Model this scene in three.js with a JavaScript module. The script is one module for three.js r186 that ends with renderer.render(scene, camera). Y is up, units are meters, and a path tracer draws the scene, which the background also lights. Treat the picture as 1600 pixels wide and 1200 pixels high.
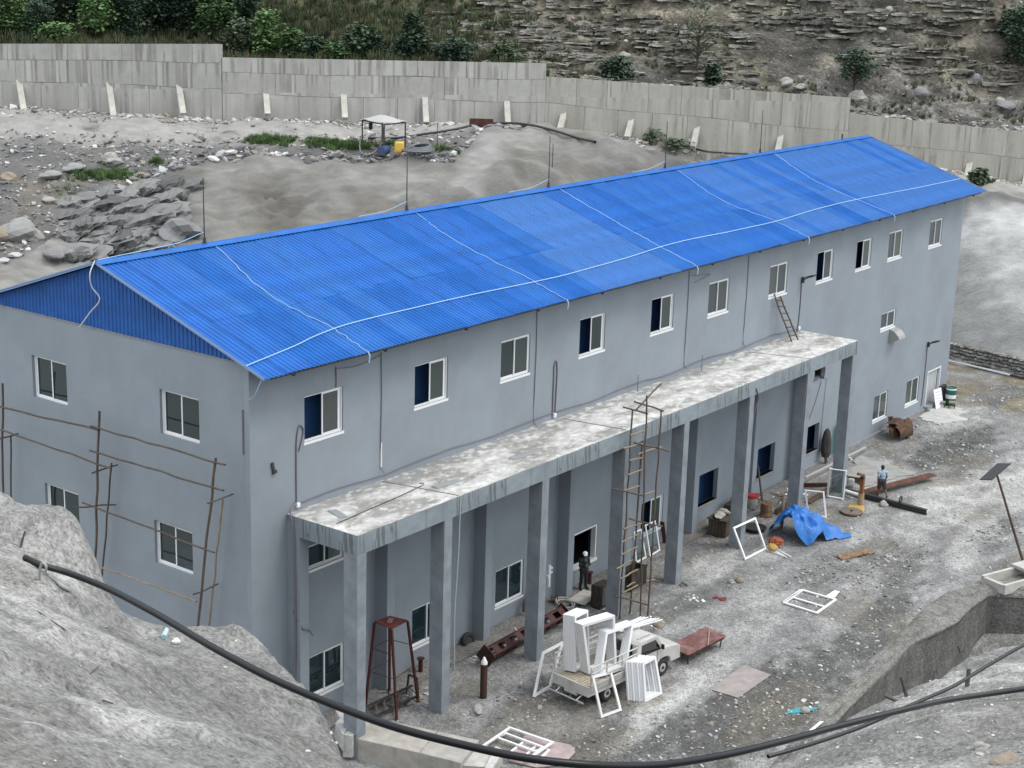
import * as THREE from 'three';
import { mergeGeometries, mergeVertices, toCreasedNormals } from 'three/addons/utils/BufferGeometryUtils.js';
import { MarchingCubes } from 'three/addons/objects/MarchingCubes.js';
import { RoundedBoxGeometry } from 'three/addons/geometries/RoundedBoxGeometry.js';

// ---------------------------------------------------------------- camera, sky, sun, exposure
const scene = new THREE.Scene();
const CAM = new THREE.Vector3(-34.323, 26.162, 35.857);
const FWD = new THREE.Vector3(0.775768, -0.258910, -0.575455).normalize();
const UP = new THREE.Vector3(0.190654, 0.965499, -0.177381).normalize();
const RGT = new THREE.Vector3().crossVectors(FWD, UP).normalize();
const camera = new THREE.PerspectiveCamera(27.02, 4 / 3, 0.5, 3000);
camera.position.copy(CAM); camera.up.copy(UP); camera.lookAt(CAM.clone().add(FWD)); camera.updateProjectionMatrix();
const renderer = new THREE.WebGLRenderer({ antialias: true });
renderer.setSize(1024, 768);
renderer.toneMapping = THREE.LinearToneMapping;
renderer.toneMappingExposure = 1.58;
renderer.shadowMap.enabled = true;

const SUN_DIR = new THREE.Vector3(0.30, 0.83, 0.47).normalize();
const skyTex = (() => {                       // bright even overcast, a little brighter round the veiled sun
  const W = 256, H = 128, d = new Float32Array(W * H * 4);
  for (let j = 0; j < H; j++) for (let i = 0; i < W; i++) {
    const v = (j + 0.5) / H, el = (v - 0.5) * Math.PI, az = ((i + 0.5) / W - 0.5) * 2 * Math.PI;
    const dir = new THREE.Vector3(Math.cos(el) * Math.cos(az), Math.sin(el), Math.cos(el) * Math.sin(az));
    const c = Math.max(0, dir.dot(SUN_DIR));
    const up = Math.max(0, Math.sin(el));
    let L = 0.82 * (1 + 0.45 * up) + 0.3 * Math.pow(c, 4);
    L *= 1 + 0.05 * Math.sin(dir.x * 7 + Math.sin(dir.z * 5) * 2) * Math.sin(dir.z * 6 + dir.y * 4);
    const k = (j * W + i) * 4;
    d[k] = L * 0.95; d[k + 1] = L * 1.0; d[k + 2] = L * 1.06; d[k + 3] = 1;
  }
  const t = new THREE.DataTexture(d, W, H, THREE.RGBAFormat, THREE.FloatType);
  t.mapping = THREE.EquirectangularReflectionMapping; t.magFilter = t.minFilter = THREE.LinearFilter; t.needsUpdate = true;
  return t;
})();
scene.background = skyTex; scene.environment = skyTex;
const sun = new THREE.DirectionalLight(0xfff6ea, 0.9);
sun.position.copy(SUN_DIR).multiplyScalar(150).add(new THREE.Vector3(30, 0, 0)); sun.target.position.set(30, 0, 0);
sun.castShadow = true; sun.shadow.radius = 32; sun.shadow.mapSize.set(2048, 2048);
Object.assign(sun.shadow.camera, { left: -110, right: 110, top: 110, bottom: -110, near: 1, far: 400 });
scene.add(sun, sun.target);

// ---------------------------------------------------------------- helpers
let seed = 7;
const rnd = () => { seed = (seed + 0x6D2B79F5) | 0; let t = Math.imul(seed ^ (seed >>> 15), 1 | seed); t = (t + Math.imul(t ^ (t >>> 7), 61 | t)) ^ t; return ((t ^ (t >>> 14)) >>> 0) / 4294967296; };
const rr = (a, b) => a + (b - a) * rnd();
const V = (x, y, z) => new THREE.Vector3(x, y, z);
const clamp = (x, a, b) => Math.min(b, Math.max(a, x));
const lerp = (a, b, t) => a + (b - a) * t;
const sstep = (a, b, x) => { const t = clamp((x - a) / (b - a), 0, 1); return t * t * (3 - 2 * t); };
const hsh = (x, y, z = 0) => { let h = (Math.imul(x | 0, 374761393) + Math.imul(y | 0, 668265263) + Math.imul(z | 0, 1274126177)) | 0; h = Math.imul(h ^ (h >>> 13), 1274126177); return ((h ^ (h >>> 16)) >>> 0) / 4294967295; };
function vn(x, y, p = 0, s = 0) {             // value noise, period p (0 = none)
  const xi = Math.floor(x), yi = Math.floor(y), fx = x - xi, fy = y - yi, w = n => p ? ((n % p) + p) % p : n;
  const u = fx * fx * (3 - 2 * fx), v = fy * fy * (3 - 2 * fy), x0 = w(xi), x1 = w(xi + 1), y0 = w(yi), y1 = w(yi + 1);
  return lerp(lerp(hsh(x0, y0, s), hsh(x1, y0, s), u), lerp(hsh(x0, y1, s), hsh(x1, y1, s), u), v);
}
function fbm(x, y, oct = 4, p = 0, s = 0) { let a = 0.5, t = 0, n = 0; for (let i = 0; i < oct; i++) { t += a * vn(x, y, p, s + i * 17); n += a; a *= 0.5; if (p) { x *= 2; y *= 2; p *= 2; } else { const q = x * 1.64 - y * 1.18 + 13.7; y = x * 1.18 + y * 1.64 + 5.3; x = q; } } return t / n; }
// a photograph pixel (1600 x 1200) turned into points of the place, used once to survey where things stand
const F_PX = 2497.2;
const ray = (px, py) => FWD.clone().addScaledVector(RGT, (px - 800) / F_PX).addScaledVector(UP, -(py - 600) / F_PX);
const at = (px, py, d) => CAM.clone().addScaledVector(ray(px, py), d);
const onY = (px, py, y = 0) => { const r = ray(px, py); return CAM.clone().addScaledVector(r, (y - CAM.y) / r.y); };
const onZ = (px, py, z = 0) => { const r = ray(px, py); return CAM.clone().addScaledVector(r, (z - CAM.z) / r.z); };
const onX = (px, py, x = 0) => { const r = ray(px, py); return CAM.clone().addScaledVector(r, (x - CAM.x) / r.x); };
const FH = V(FWD.x, 0, FWD.z).normalize(), RH = V(-FH.z, 0, FH.x);          // level survey axes: t along FH, s along RH
const toST = (x, z) => [(x - CAM.x) * RH.x + (z - CAM.z) * RH.z, (x - CAM.x) * FH.x + (z - CAM.z) * FH.z];
const toXZ = (s, t) => [CAM.x + s * RH.x + t * FH.x, CAM.z + s * RH.z + t * FH.z];

const used = {};
function numbered(n) { const k = (used[n] = (used[n] ?? -1) + 1); return k ? `${n}_${String(k).padStart(3, '0')}` : n; }
const sh = m => { m.castShadow = m.receiveShadow = true; return m; };
function thing(name, label, category, pos = [0, 0, 0], turn = 0, group) {
  const o = new THREE.Group(); o.name = numbered(name); o.position.set(...(pos.isVector3 ? pos.toArray() : pos)); o.rotation.y = turn;
  o.userData = { label, category, kind: 'thing' }; if (group) o.userData.group = group; scene.add(o); return o;
}
function part(name, geo, mat, parent) { const m = sh(new THREE.Mesh(geo, mat)); m.name = name; parent.add(m); return m; }
function solo(name, label, category, geo, mat, pos = [0, 0, 0], turn = 0, group) {
  const m = sh(new THREE.Mesh(geo, mat)); m.name = numbered(name); m.position.set(...(pos.isVector3 ? pos.toArray() : pos)); m.rotation.y = turn;
  m.userData = { label, category, kind: 'thing' }; if (group) m.userData.group = group; scene.add(m); return m;
}
function struct(name, geo, mat, kind = 'structure', label) { const m = sh(new THREE.Mesh(geo, mat)); m.name = numbered(name); m.userData = { kind }; if (label) m.userData.label = label; scene.add(m); return m; }
function dup(src, pos, turn, label, scale, group) {
  const r = src.clone(); r.name = numbered(src.name.replace(/_\d{3}$/, '')); r.position.set(...(pos.isVector3 ? pos.toArray() : pos)); r.rotation.y = turn;
  if (scale) { if (Array.isArray(scale)) r.scale.set(...scale); else r.scale.setScalar(scale); }
  r.userData = { ...src.userData }; if (label) r.userData.label = label; if (group) r.userData.group = group; scene.add(r); return r;
}
function uvm(g, s = 1) {                        // box-projected uv in metres
  if (g.index) g = g.toNonIndexed();
  const p = g.attributes.position, n = new Float32Array(p.count * 2), a = V(), b = V(), c = V(), nn = V();
  for (let i = 0; i < p.count; i += 3) {
    a.fromBufferAttribute(p, i); b.fromBufferAttribute(p, i + 1); c.fromBufferAttribute(p, i + 2);
    nn.crossVectors(b.clone().sub(a), c.clone().sub(a)); const X = Math.abs(nn.x), Y = Math.abs(nn.y), Z = Math.abs(nn.z);
    [a, b, c].forEach((q, k) => { const [u, v] = Y >= X && Y >= Z ? [q.x, q.z] : X >= Z ? [q.z, q.y] : [q.x, q.y]; n[(i + k) * 2] = u * s; n[(i + k) * 2 + 1] = v * s; });
  }
  g.setAttribute('uv', new THREE.BufferAttribute(n, 2)); return g;
}
const strip = g => { for (const k of Object.keys(g.attributes)) if (!['position', 'normal', 'uv'].includes(k)) g.deleteAttribute(k); return g.index ? g.toNonIndexed() : g; };
const merge = gs => mergeGeometries(gs.map(strip), false);
function box(w, h, d, x = 0, y = 0, z = 0, rx = 0, ry = 0, rz = 0) {
  const g = uvm(new THREE.BoxGeometry(w, h, d)); if (rx) g.rotateX(rx); if (rz) g.rotateZ(rz); if (ry) g.rotateY(ry); g.translate(x, y, z); return g;
}
const span = (x0, x1, y0, y1, z0, z1) => uvm(new THREE.BoxGeometry(x1 - x0, y1 - y0, z1 - z0).translate((x0 + x1) / 2, (y0 + y1) / 2, (z0 + z1) / 2));
function rbox(w, h, d, r, x = 0, y = 0, z = 0) { return strip(new RoundedBoxGeometry(w, h, d, 2, r)).translate(x, y, z); }
function rod(p, q, r0, r1 = r0, seg = 7, cap = true) {
  p = p.isVector3 ? p : V(...p); q = q.isVector3 ? q : V(...q);
  const L = p.distanceTo(q), g = new THREE.CylinderGeometry(r1, r0, L, seg, 1, !cap);
  g.applyQuaternion(new THREE.Quaternion().setFromUnitVectors(V(0, 1, 0), q.clone().sub(p).normalize()));
  const m = p.clone().add(q).multiplyScalar(0.5); return strip(g.translate(m.x, m.y, m.z));
}
function beam(p, q, w, h) {                      // rectangular bar from p to q, h measured upward
  p = p.isVector3 ? p : V(...p); q = q.isVector3 ? q : V(...q);
  const z = q.clone().sub(p), L = z.length(); z.normalize(); const x = V().crossVectors(Math.abs(z.y) > 0.95 ? V(1, 0, 0) : V(0, 1, 0), z).normalize(), y = V().crossVectors(z, x);
  const g = uvm(new THREE.BoxGeometry(w, h, L)); g.applyMatrix4(new THREE.Matrix4().makeBasis(x, y, z)); const m = p.clone().add(q).multiplyScalar(0.5); return g.translate(m.x, m.y, m.z);
}
function tube(pts, r, seg = 40, rad = 6) { return strip(new THREE.TubeGeometry(new THREE.CatmullRomCurve3(pts.map(p => p.isVector3 ? p : V(...p))), seg, r, rad)); }
function pole(p, q, r) {                         // a bamboo or timber pole, a little crooked with knots
  p = p.isVector3 ? p : V(...p); q = q.isVector3 ? q : V(...q); const L = p.distanceTo(q), n = Math.max(3, Math.round(L / 0.7)), pts = [];
  for (let i = 0; i <= n; i++) { const a = p.clone().lerp(q, i / n); if (i && i < n) a.add(V(rr(-1, 1), rr(-1, 1), rr(-1, 1)).multiplyScalar(0.022)); pts.push(a); }
  return tube(pts, r, n * 3, 6);
}
function jitter(g, a, f = 1) {                    // weld, then push vertices about, so that edges are not perfect
  const p = g.attributes.position;
  for (let i = 0; i < p.count; i++) { const x = p.getX(i), y = p.getY(i), z = p.getZ(i), k = [Math.round(x * 50), Math.round(y * 50), Math.round(z * 50)]; p.setXYZ(i, x + a * (hsh(k[0], k[1], k[2]) - .5) * f, y + a * (hsh(k[1], k[2], k[0] + 5) - .5) * f, z + a * (hsh(k[2], k[0], k[1] + 9) - .5) * f); }
  g.computeVertexNormals(); return g;
}
function rockGeo(sd, det = 1, flat = 0.7) {
  const g = new THREE.IcosahedronGeometry(0.5, det), p = g.attributes.position;
  for (let i = 0; i < p.count; i++) { const x = p.getX(i), y = p.getY(i), z = p.getZ(i); const k = 0.62 + 0.75 * vn(x * 2.6 + sd * 7 + 50, y * 2.6 + z * 1.7 + sd * 3 + 50, 0, sd) ; p.setXYZ(i, x * k * 1.15, y * k * flat, z * k); }
  g.computeVertexNormals(); return strip(g);
}

// ---------------------------------------------------------------- textures (tone round a mean, tileable, in metres through repeat)
function tex(N, f, size, srgb = true) {           // f(u,v) -> [r,g,b] 0..1 (sRGB) or one value
  const d = new Uint8Array(N * N * 4);
  for (let j = 0; j < N; j++) for (let i = 0; i < N; i++) { const c = f(i / N, j / N), k = (j * N + i) * 4, a = Array.isArray(c); d[k] = clamp((a ? c[0] : c) * 255, 0, 255); d[k + 1] = clamp((a ? c[1] : c) * 255, 0, 255); d[k + 2] = clamp((a ? c[2] : c) * 255, 0, 255); d[k + 3] = 255; }
  const t = new THREE.DataTexture(d, N, N, THREE.RGBAFormat); t.wrapS = t.wrapT = THREE.RepeatWrapping; t.magFilter = THREE.LinearFilter; t.minFilter = THREE.LinearMipmapLinearFilter; t.generateMipmaps = true; t.anisotropy = 8;
  if (srgb) t.colorSpace = THREE.SRGBColorSpace; t.repeat.set(1 / size, 1 / size); t.needsUpdate = true; return t;
}
const rep = (t, size) => { const c = t.clone(); c.repeat.set(1 / (size.length ? size[0] : size), 1 / (size.length ? size[1] : size)); c.needsUpdate = true; return c; };
const grain = tex(512, (u, v) => 0.86 + 0.22 * (fbm(u * 8, v * 8, 6, 8, 3) - .5) + 0.10 * (hsh(u * 512, v * 512, 1) - .5), 3);
const grainB = tex(512, (u, v) => fbm(u * 16, v * 16, 5, 16, 5), 3, false);
const shotB = tex(512, (u, v) => { const a = fbm(u * 12, v * 12, 5, 12, 8), b = vn(u * 40, v * 40, 40, 9), c = vn(u * 22, v * 22, 22, 10); return clamp(0.5 * a + 0.3 * b + .25 * c, 0, 1); }, 3, false);
const shotC = tex(512, (u, v) => { const n = fbm(u * 10, v * 10, 6, 10, 11), s = vn(u * 90, v * 90, 90, 12), q = vn(u * 34 + 1.5 * n, v * 34 + n, 0, 13), w = vn(u * 64 + n, v * 64, 64, 14); const k = 0.84 + 0.3 * (n - .5) + .2 * (q - .5) + .24 * (w - .5) + (s > .8 ? -.16 : 0) + .1 * (hsh(u * 512, v * 512, 2) - .5); return [k, k * .995, k * .98]; }, 4);
const gravC = tex(1024, (u, v) => { const n = fbm(u * 6, v * 6, 5, 6, 21), a = vn(u * 110, v * 110, 110, 22), b = vn(u * 230, v * 230, 230, 23); const m = vn(u * 44, v * 44, 44, 24), k = 0.8 + 0.26 * (n - .5) + 0.22 * (a - .5) + .16 * (b - .5) + .16 * (m - .5) + (a > .9 ? .14 : 0); return [k, k * .995, k * .985]; }, 6);
const gravB = tex(1024, (u, v) => clamp(.5 * vn(u * 110, v * 110, 110, 22) + .3 * vn(u * 230, v * 230, 230, 23) + .4 * fbm(u * 14, v * 14, 3, 14, 25), 0, 1), 6, false);
const streak = tex(512, (u, v) => { const a = fbm(u * 40, v * 2, 4, 0, 31), b = fbm(u * 5, v * 5, 4, 5, 32), c = vn(u * 14, 0.5, 14, 33); const drip = sstep(.45, .75, vn(u * 46, v * 1.5, 46, 34)) * sstep(.3, .8, b); const k = .86 + .14 * (b - .5) - .2 * drip + .08 * (c - .5) + .08 * (hsh(u * 512, v * 512, 4) - .5) + .1 * (a - .5); return [k, k * .99, k * .965]; }, 8);
const dripC = tex(512, (u, v) => { const b = fbm(u * 6, v * 6, 4, 6, 36), c = hsh(u * 512, v * 512, 4), d = sstep(.52, .72, vn(u * 96, v * 1.5 + 2 * b, 96, 37)) * sstep(.3, .75, vn(u * 14, v * 1.5, 14, 38)); const k = .9 + .2 * (b - .5) - .2 * d + .06 * (c - .5); return [k, k, k * .985]; }, 8);
const rustC = tex(256, (u, v) => { const n = fbm(u * 8, v * 8, 5, 8, 41); return [.75 + .5 * (n - .5), .72 + .7 * (n - .5), .7 + .8 * (n - .5)]; }, 1.2);
const sprayC = tex(512, (u, v) => { const n = fbm(u * 8, v * 8, 6, 8, 15), s = vn(u * 110, v * 110, 110, 16); const k = .88 + .22 * (n - .5) + .07 * (s - .5) + (s > .88 ? -.07 : 0); return [k, k * .995, k * .98]; }, 4);
const woodC = tex(256, (u, v) => { const n = fbm(u * 30, v * 3, 4, 0, 51); const k = .8 + .4 * (n - .5); return [k, k * .97, k * .92]; }, 1);
const paintC = tex(512, (u, v) => { const n = fbm(u * 5, v * 5, 6, 5, 61), w = fbm(u * 30, v * 4, 3, 0, 63); const k = .9 + .11 * (n - .5) + .02 * (w - .5) + .03 * (hsh(u * 512, v * 512, 6) - .5); return k; }, 7);
const strataC = tex(1024, (u, v) => { const w = fbm(u * 8, v * 8, 7, 8, 71), s = vn(u * 5, v * 20, 20, 72), b = vn(u * 60, v * 60, 60, 74), c = vn(u * 130, v * 170, 0, 75); const k = .74 + .9 * (w - .5) + .12 * (s - .5) + .4 * (b - .5) * sstep(.4, .7, w) + .3 * (c - .5) + (b > .84 ? .18 : 0); return [k, k * .97, k * .9]; }, 14);
const strataB = tex(512, (u, v) => { const w = fbm(u * 8, v * 8, 6, 8, 71), b = vn(u * 60, v * 60, 60, 74); return clamp(.75 * w + .3 * b, 0, 1); }, 14, false);

const lin = (r, g, b) => new THREE.Color().setRGB(r, g, b);
const M = (c, rough = 0.8, o = {}) => new THREE.MeshStandardMaterial({ color: Array.isArray(c) ? lin(...c) : new THREE.Color(c), roughness: rough, side: THREE.DoubleSide, ...o });
const mat = {
  paint: M([.302, .343, .385], .85, { map: paintC, bumpMap: rep(grainB, 2), bumpScale: .004 }),
  conc: M([.33, .34, .345], .9, { map: rep(grain, 2.5), bumpMap: rep(grainB, 2), bumpScale: .006 }),
  fascia: M([.27, .315, .355], .9, { map: rep(dripC, [6, 3]), bumpMap: rep(grainB, 2), bumpScale: .005 }),
  wallconc: M([.5, .465, .44], .92, { map: streak, bumpMap: rep(grainB, 3), bumpScale: .01 }),
  prop: M([.62, .6, .54], .9, { map: rep(grain, 3) }),
  pale: M([.6, .58, .54], .9, { map: rep(grain, 2), bumpMap: rep(grainB, 2), bumpScale: .006 }),
  white: M([.74, .75, .76], .45), offwhite: M([.66, .65, .6], .6, { map: rep(grain, 1.5) }),
  dirtywhite: M([.62, .61, .58], .7, { map: rep(grain, .8) }),
  dark: M([.02, .022, .025], .6), black: M([.012, .013, .015], .35), rubber: M([.022, .022, .024], .8),
  inner: M([.08, .22, .52], .9), innerfloor: M([.12, .13, .14], .9),
  rust: M([.13, .045, .03], .8, { map: rustC }), redox: M([.13, .03, .025], .65, { map: rustC }), maroon: M([.09, .018, .02], .6, { map: rustC }),
  steel: M([.25, .26, .27], .45, { metalness: .7 }), galv: M([.5, .52, .53], .4, { metalness: .6 }), darksteel: M([.06, .058, .055], .55, { metalness: .4 }),
  bamboo: M([.155, .12, .098], .75, { map: rep(woodC, .6) }), pale_wood: M([.40, .345, .265], .8, { map: rep(woodC, .6) }), wood: M([.16, .11, .075], .85, { map: woodC }),
  cable: M([.02, .021, .023], .5), greycable: M([.17, .15, .17], .6), rope: M([.29, .46, .63], .8),
  tarp: M([.012, .16, .62], .42), glass: new THREE.MeshPhysicalMaterial({ color: lin(.72, .8, .78), transmission: 1, thickness: 0, roughness: .03, ior: 1.52, side: THREE.DoubleSide }),
  mesh: new THREE.MeshPhysicalMaterial({ color: lin(.28, .33, .33), roughness: .35, transmission: .35, thickness: 0, ior: 1.5, side: THREE.DoubleSide }),
  skin: M([.16, .085, .055], .6), hair: M([.012, .01, .01], .7),
};
// ---------------------------------------------------------------- terrain
function rbf(P, c = 2) {                          // multiquadric surface through surveyed points [s, t, y]
  const n = P.length, A = [];
  for (let i = 0; i < n; i++) { A.push([]); for (let j = 0; j < n; j++) A[i].push(Math.hypot(P[i][0] - P[j][0], P[i][1] - P[j][1], c) + (i === j ? -0.06 : 0)); A[i].push(1, P[i][2]); }
  A.push([...Array(n).fill(1), 0, 0]); const m = n + 1;
  for (let i = 0; i < m; i++) { let b = i; for (let k = i; k < m; k++) if (Math.abs(A[k][i]) > Math.abs(A[b][i])) b = k; [A[i], A[b]] = [A[b], A[i]]; for (let k = 0; k < m; k++) if (k !== i) { const f = A[k][i] / A[i][i]; if (f) for (let l = i; l <= m; l++) A[k][l] -= f * A[i][l]; } }
  const w = A.map((r, i) => r[m] / r[i]);
  return (s, t) => { let y = w[n]; for (let i = 0; i < n; i++) { const a = P[i][0] - s, b = P[i][1] - t; y += w[i] * Math.sqrt(a * a + b * b + c * c); } return y; };
}
const cp = (px, py, d) => { const p = at(px, py, d), [s, t] = toST(p.x, p.z); return [s, t, p.y]; };
const cw = (x, z, y) => [...toST(x, z), y];
function field(ni, nj, fn, colour) {             // grid mesh; fn(i/ni, j/nj) -> {x,y,z,u,v}
  const pos = [], uv = [], col = [], idx = [];
  for (let j = 0; j <= nj; j++) for (let i = 0; i <= ni; i++) { const q = fn(i / ni, j / nj); pos.push(q.x, q.y, q.z); uv.push(q.u, q.v); }
  for (let j = 0; j < nj; j++) for (let i = 0; i < ni; i++) { const a = j * (ni + 1) + i, b = a + 1, c = a + ni + 1, d = c + 1; idx.push(a, b, c, b, d, c); }
  const g = new THREE.BufferGeometry(); g.setAttribute('position', new THREE.Float32BufferAttribute(pos, 3)); g.setAttribute('uv', new THREE.Float32BufferAttribute(uv, 2)); g.setIndex(idx); g.computeVertexNormals();
  const n = g.attributes.normal; for (let i = 0; i < n.count; i++) { const q = { x: pos[i * 3], y: pos[i * 3 + 1], z: pos[i * 3 + 2], nx: n.getX(i), ny: n.getY(i), nz: n.getZ(i), u: uv[i * 2], v: uv[i * 2 + 1] }; col.push(...colour(q)); }
  g.setAttribute('color', new THREE.Float32BufferAttribute(col, 3)); return g;
}
const flip = g => { const a = g.index.array; for (let i = 0; i < a.length; i += 3) { const t = a[i]; a[i] = a[i + 1]; a[i + 1] = t; } g.computeVertexNormals(); return g; };

// --- retaining wall line: foot of the wall, surveyed
const WB = [[-170, 156, 118.5], [0, 166, 118], [348, 187, 117], [850, 204, 121], [1320, 262, 124], [1600, 291, 124], [1790, 312, 124]].map(a => at(...a));
const WT = [[67, 0], [67, 0], [67, 88], [97, 118], [150, 175], [207, 207], [226, 226]];   // pixel heights of the crown either side of each node
const WST = WB.map(p => toST(p.x, p.z));
const tWall = s => { let i = 0; while (i < WST.length - 2 && s > WST[i + 1][0]) i++; const [a, b] = [WST[i], WST[i + 1]]; return lerp(a[1], b[1], (s - a[0]) / (b[0] - a[0])); };

// --- bench and excavated slope behind the building
const backPts = [
  ...[[-170, 156, 118.5], [0, 166, 118], [170, 176, 117.5], [348, 187, 117], [600, 197, 119], [850, 204, 121], [1090, 228, 122.5], [1320, 262, 124], [1600, 291, 124], [1790, 312, 124]],
  [0, 182, 114], [200, 190, 114], [420, 197, 113], [620, 203, 114],
  [-170, 250, 106], [0, 240, 107], [0, 300, 100.5], [0, 365, 95], [0, 440, 86], [-170, 420, 88], [90, 290, 101], [200, 262, 104.5], [110, 340, 97], [90, 420, 90], [200, 390, 93.5], [270, 350, 95.5], [160, 330, 97.5],
  [290, 246, 106.5], [400, 233, 108], [560, 243, 106.5], [690, 241, 106], [740, 203, 113], [830, 198, 115.5], [930, 224, 113.5], [1050, 238, 112], [1140, 245, 112],
  [300, 300, 101.5], [400, 300, 100.5], [470, 320, 98], [400, 370, 95], [520, 280, 101.5], [560, 330, 97.5], [640, 300, 99.5], [680, 310, 98.5], [720, 270, 102.5], [760, 250, 105], [800, 280, 101], [900, 255, 106], [900, 280, 102.5], [1000, 255, 107], [740, 310, 98],
  [1508, 302, 114], [1570, 314, 113.5], [1640, 330, 113], [1760, 355, 111], [1560, 400, 110],
].map(a => cp(...a)).concat([
  ...[-.4, -.15, .05, .2, .35, .5, .7, .85, 1, 1.25].flatMap(f => { const x = lerp(70.4, 66.4, f), z = lerp(-9, 13, f); return [cw(x + .55, z + .1, 1.2), cw(x - .3, z - .05, -.45)]; }), cw(62, 30, 1.5), cw(68, -22, 2),
  cw(58, -19, .2), cw(45, -19, 0), cw(30, -18.5, 0), cw(15, -18, 0), cw(2, -18, 0.2), cw(-10, -16, 1.5), cw(-22, -10, 6), cw(-30, -16, 9), cw(-10, -26, 5), cw(64, -16, 0), cw(66.5, -8, -.4), cw(66, -2, -.4), cw(64, 8, -.4), cw(70, 40, 3), cw(90, 30, 12), cw(100, 50, 22), cw(74, -26, 6),
]);
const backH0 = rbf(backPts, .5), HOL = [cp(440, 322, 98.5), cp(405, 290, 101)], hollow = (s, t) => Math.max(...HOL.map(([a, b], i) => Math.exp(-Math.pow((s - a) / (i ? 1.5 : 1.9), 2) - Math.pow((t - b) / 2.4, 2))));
const shotMask = (s, t, y) => {                  // 1 on sprayed concrete, 0 on loose rubble
  const [x, z] = toXZ(s, t);
  const edge = [[-40, 60], [-26.5, 93], [-24.5, 102], [-21, 105.3], [-17, 106.6], [-10, 105.4], [-4.4, 104.6], [-2.6, 111.5], [1.5, 114.3], [6, 112.2], [11.5, 110.8], [16, 110.6], [24, 112], [32, 113], [38, 112.3], [46, 110]];
  let i = 0; while (i < edge.length - 2 && s > edge[i + 1][0]) i++; const te = lerp(edge[i][1], edge[i + 1][1], clamp((s - edge[i][0]) / (edge[i + 1][0] - edge[i][0]), 0, 1));
  return sstep(1.0, -.6, t - te + 1.2 * (fbm(s * .5, t * .5, 3, 0, 5) - .5));
};
function backH(s, t) {
  let y = backH0(s, t); const m = shotMask(s, t, y), up = sstep(.6, 3, y);
  const rough = ((fbm(s * .22 + 9, t * .22 + y * .2, 3, 0, 81) - .5) * 2.1 + (fbm(s * .9, t * .9 + y * .5, 4, 0, 86) - .5) * .75) * m + (fbm(s * .8 + 3, t * .8 + y * .3, 5, 0, 82) - .5) * 1.1 * (1 - m);
  const ho = hollow(s, t); y += ho * (-.7 + 2.2 * (fbm(s * 1.1, t * 1.1 + y * .6, 4, 0, 88) - .5)) * sstep(.5, 3, y);
  const w0 = sstep(.3, 3, tWall(s) - t);
  y += rough * up * w0;
  const rx = s + 25.5, ry = t - 94.5, rock = Math.exp(-(rx * rx / 22 + ry * ry / 20));   // ledges of bedrock at the left
  if (rock > .02) { const k = y * 1.0 + s * .35, f = k - Math.floor(k); y += rock * ((sstep(.55, 1, f) - f) * .9 + (fbm(s * 1.4, t * 1.4, 3, 0, 83) - .5) * .9); }
  return Math.max(y, -.6);
}
const backCol = q => {
  const [s, t] = toST(q.x, q.z), m = shotMask(s, t), n = fbm(q.u * .3, q.v * .3, 5, 0, 91), n2 = fbm(q.u * 1.3, q.v * 1.3, 4, 0, 92);
  const rx = s + 25.5, ry = t - 94.5, rock = Math.exp(-(rx * rx / 22 + ry * ry / 20)), road = sstep(5.5, 2.5, Math.abs(t - (tWall(s) - 5)));
  const right = sstep(25, 33, s);
  let a = [.215, .212, .202], pale = sstep(.5, .68, n + .2 * (n2 - .5));
  a = a.map((c, i) => lerp(c, [.29, .285, .277][i], pale * .8));
  const dk = sstep(.5, .66, fbm(q.u * .22 + 7, q.v * .4, 5, 0, 93)); a = a.map((c, i) => lerp(c, [.15, .14, .122][i], dk * .75 * (1 - right)));
  a = a.map((c, i) => lerp(c, [.5, .506, .512][i] * (.74 + .5 * n), right));
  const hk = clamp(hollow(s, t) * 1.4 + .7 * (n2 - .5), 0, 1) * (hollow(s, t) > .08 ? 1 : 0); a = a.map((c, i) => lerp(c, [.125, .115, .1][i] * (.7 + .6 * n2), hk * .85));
  const fo = sstep(1.5, .5, Math.abs(s + 2.7 - (t - 104) * .12 + .6 * (n2 - .5))) * sstep(97, 99, t) * sstep(112, 109, t); a = a.map((c, i) => lerp(c, [.33, .328, .322][i], fo * .7));
  let b = [.135, .133, .135].map(c => c * (.75 + .6 * n2)); const br = sstep(.52, .7, n); b = b.map((c, i) => lerp(c, [.20, .17, .125][i], br * .6));
  b = b.map((c, i) => lerp(c, [.145, .14, .132][i] * (.7 + .7 * n2), clamp(rock * 1.6, 0, 1)));
  b = b.map((c, i) => lerp(c, [.34, .335, .325][i], road * sstep(.3, .5, n + .3 * n2)));
  return a.map((c, i) => lerp(b[i], c, m));
};
{
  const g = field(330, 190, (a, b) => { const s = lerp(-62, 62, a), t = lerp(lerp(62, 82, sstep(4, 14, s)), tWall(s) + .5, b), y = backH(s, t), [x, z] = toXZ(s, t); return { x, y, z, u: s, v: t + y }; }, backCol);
  struct('excavated_slope', flip(g), M([1, 1, 1], .95, { vertexColors: true, map: rep(sprayC, 6), bumpMap: rep(shotB, 5), bumpScale: .05 }));
}
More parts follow.
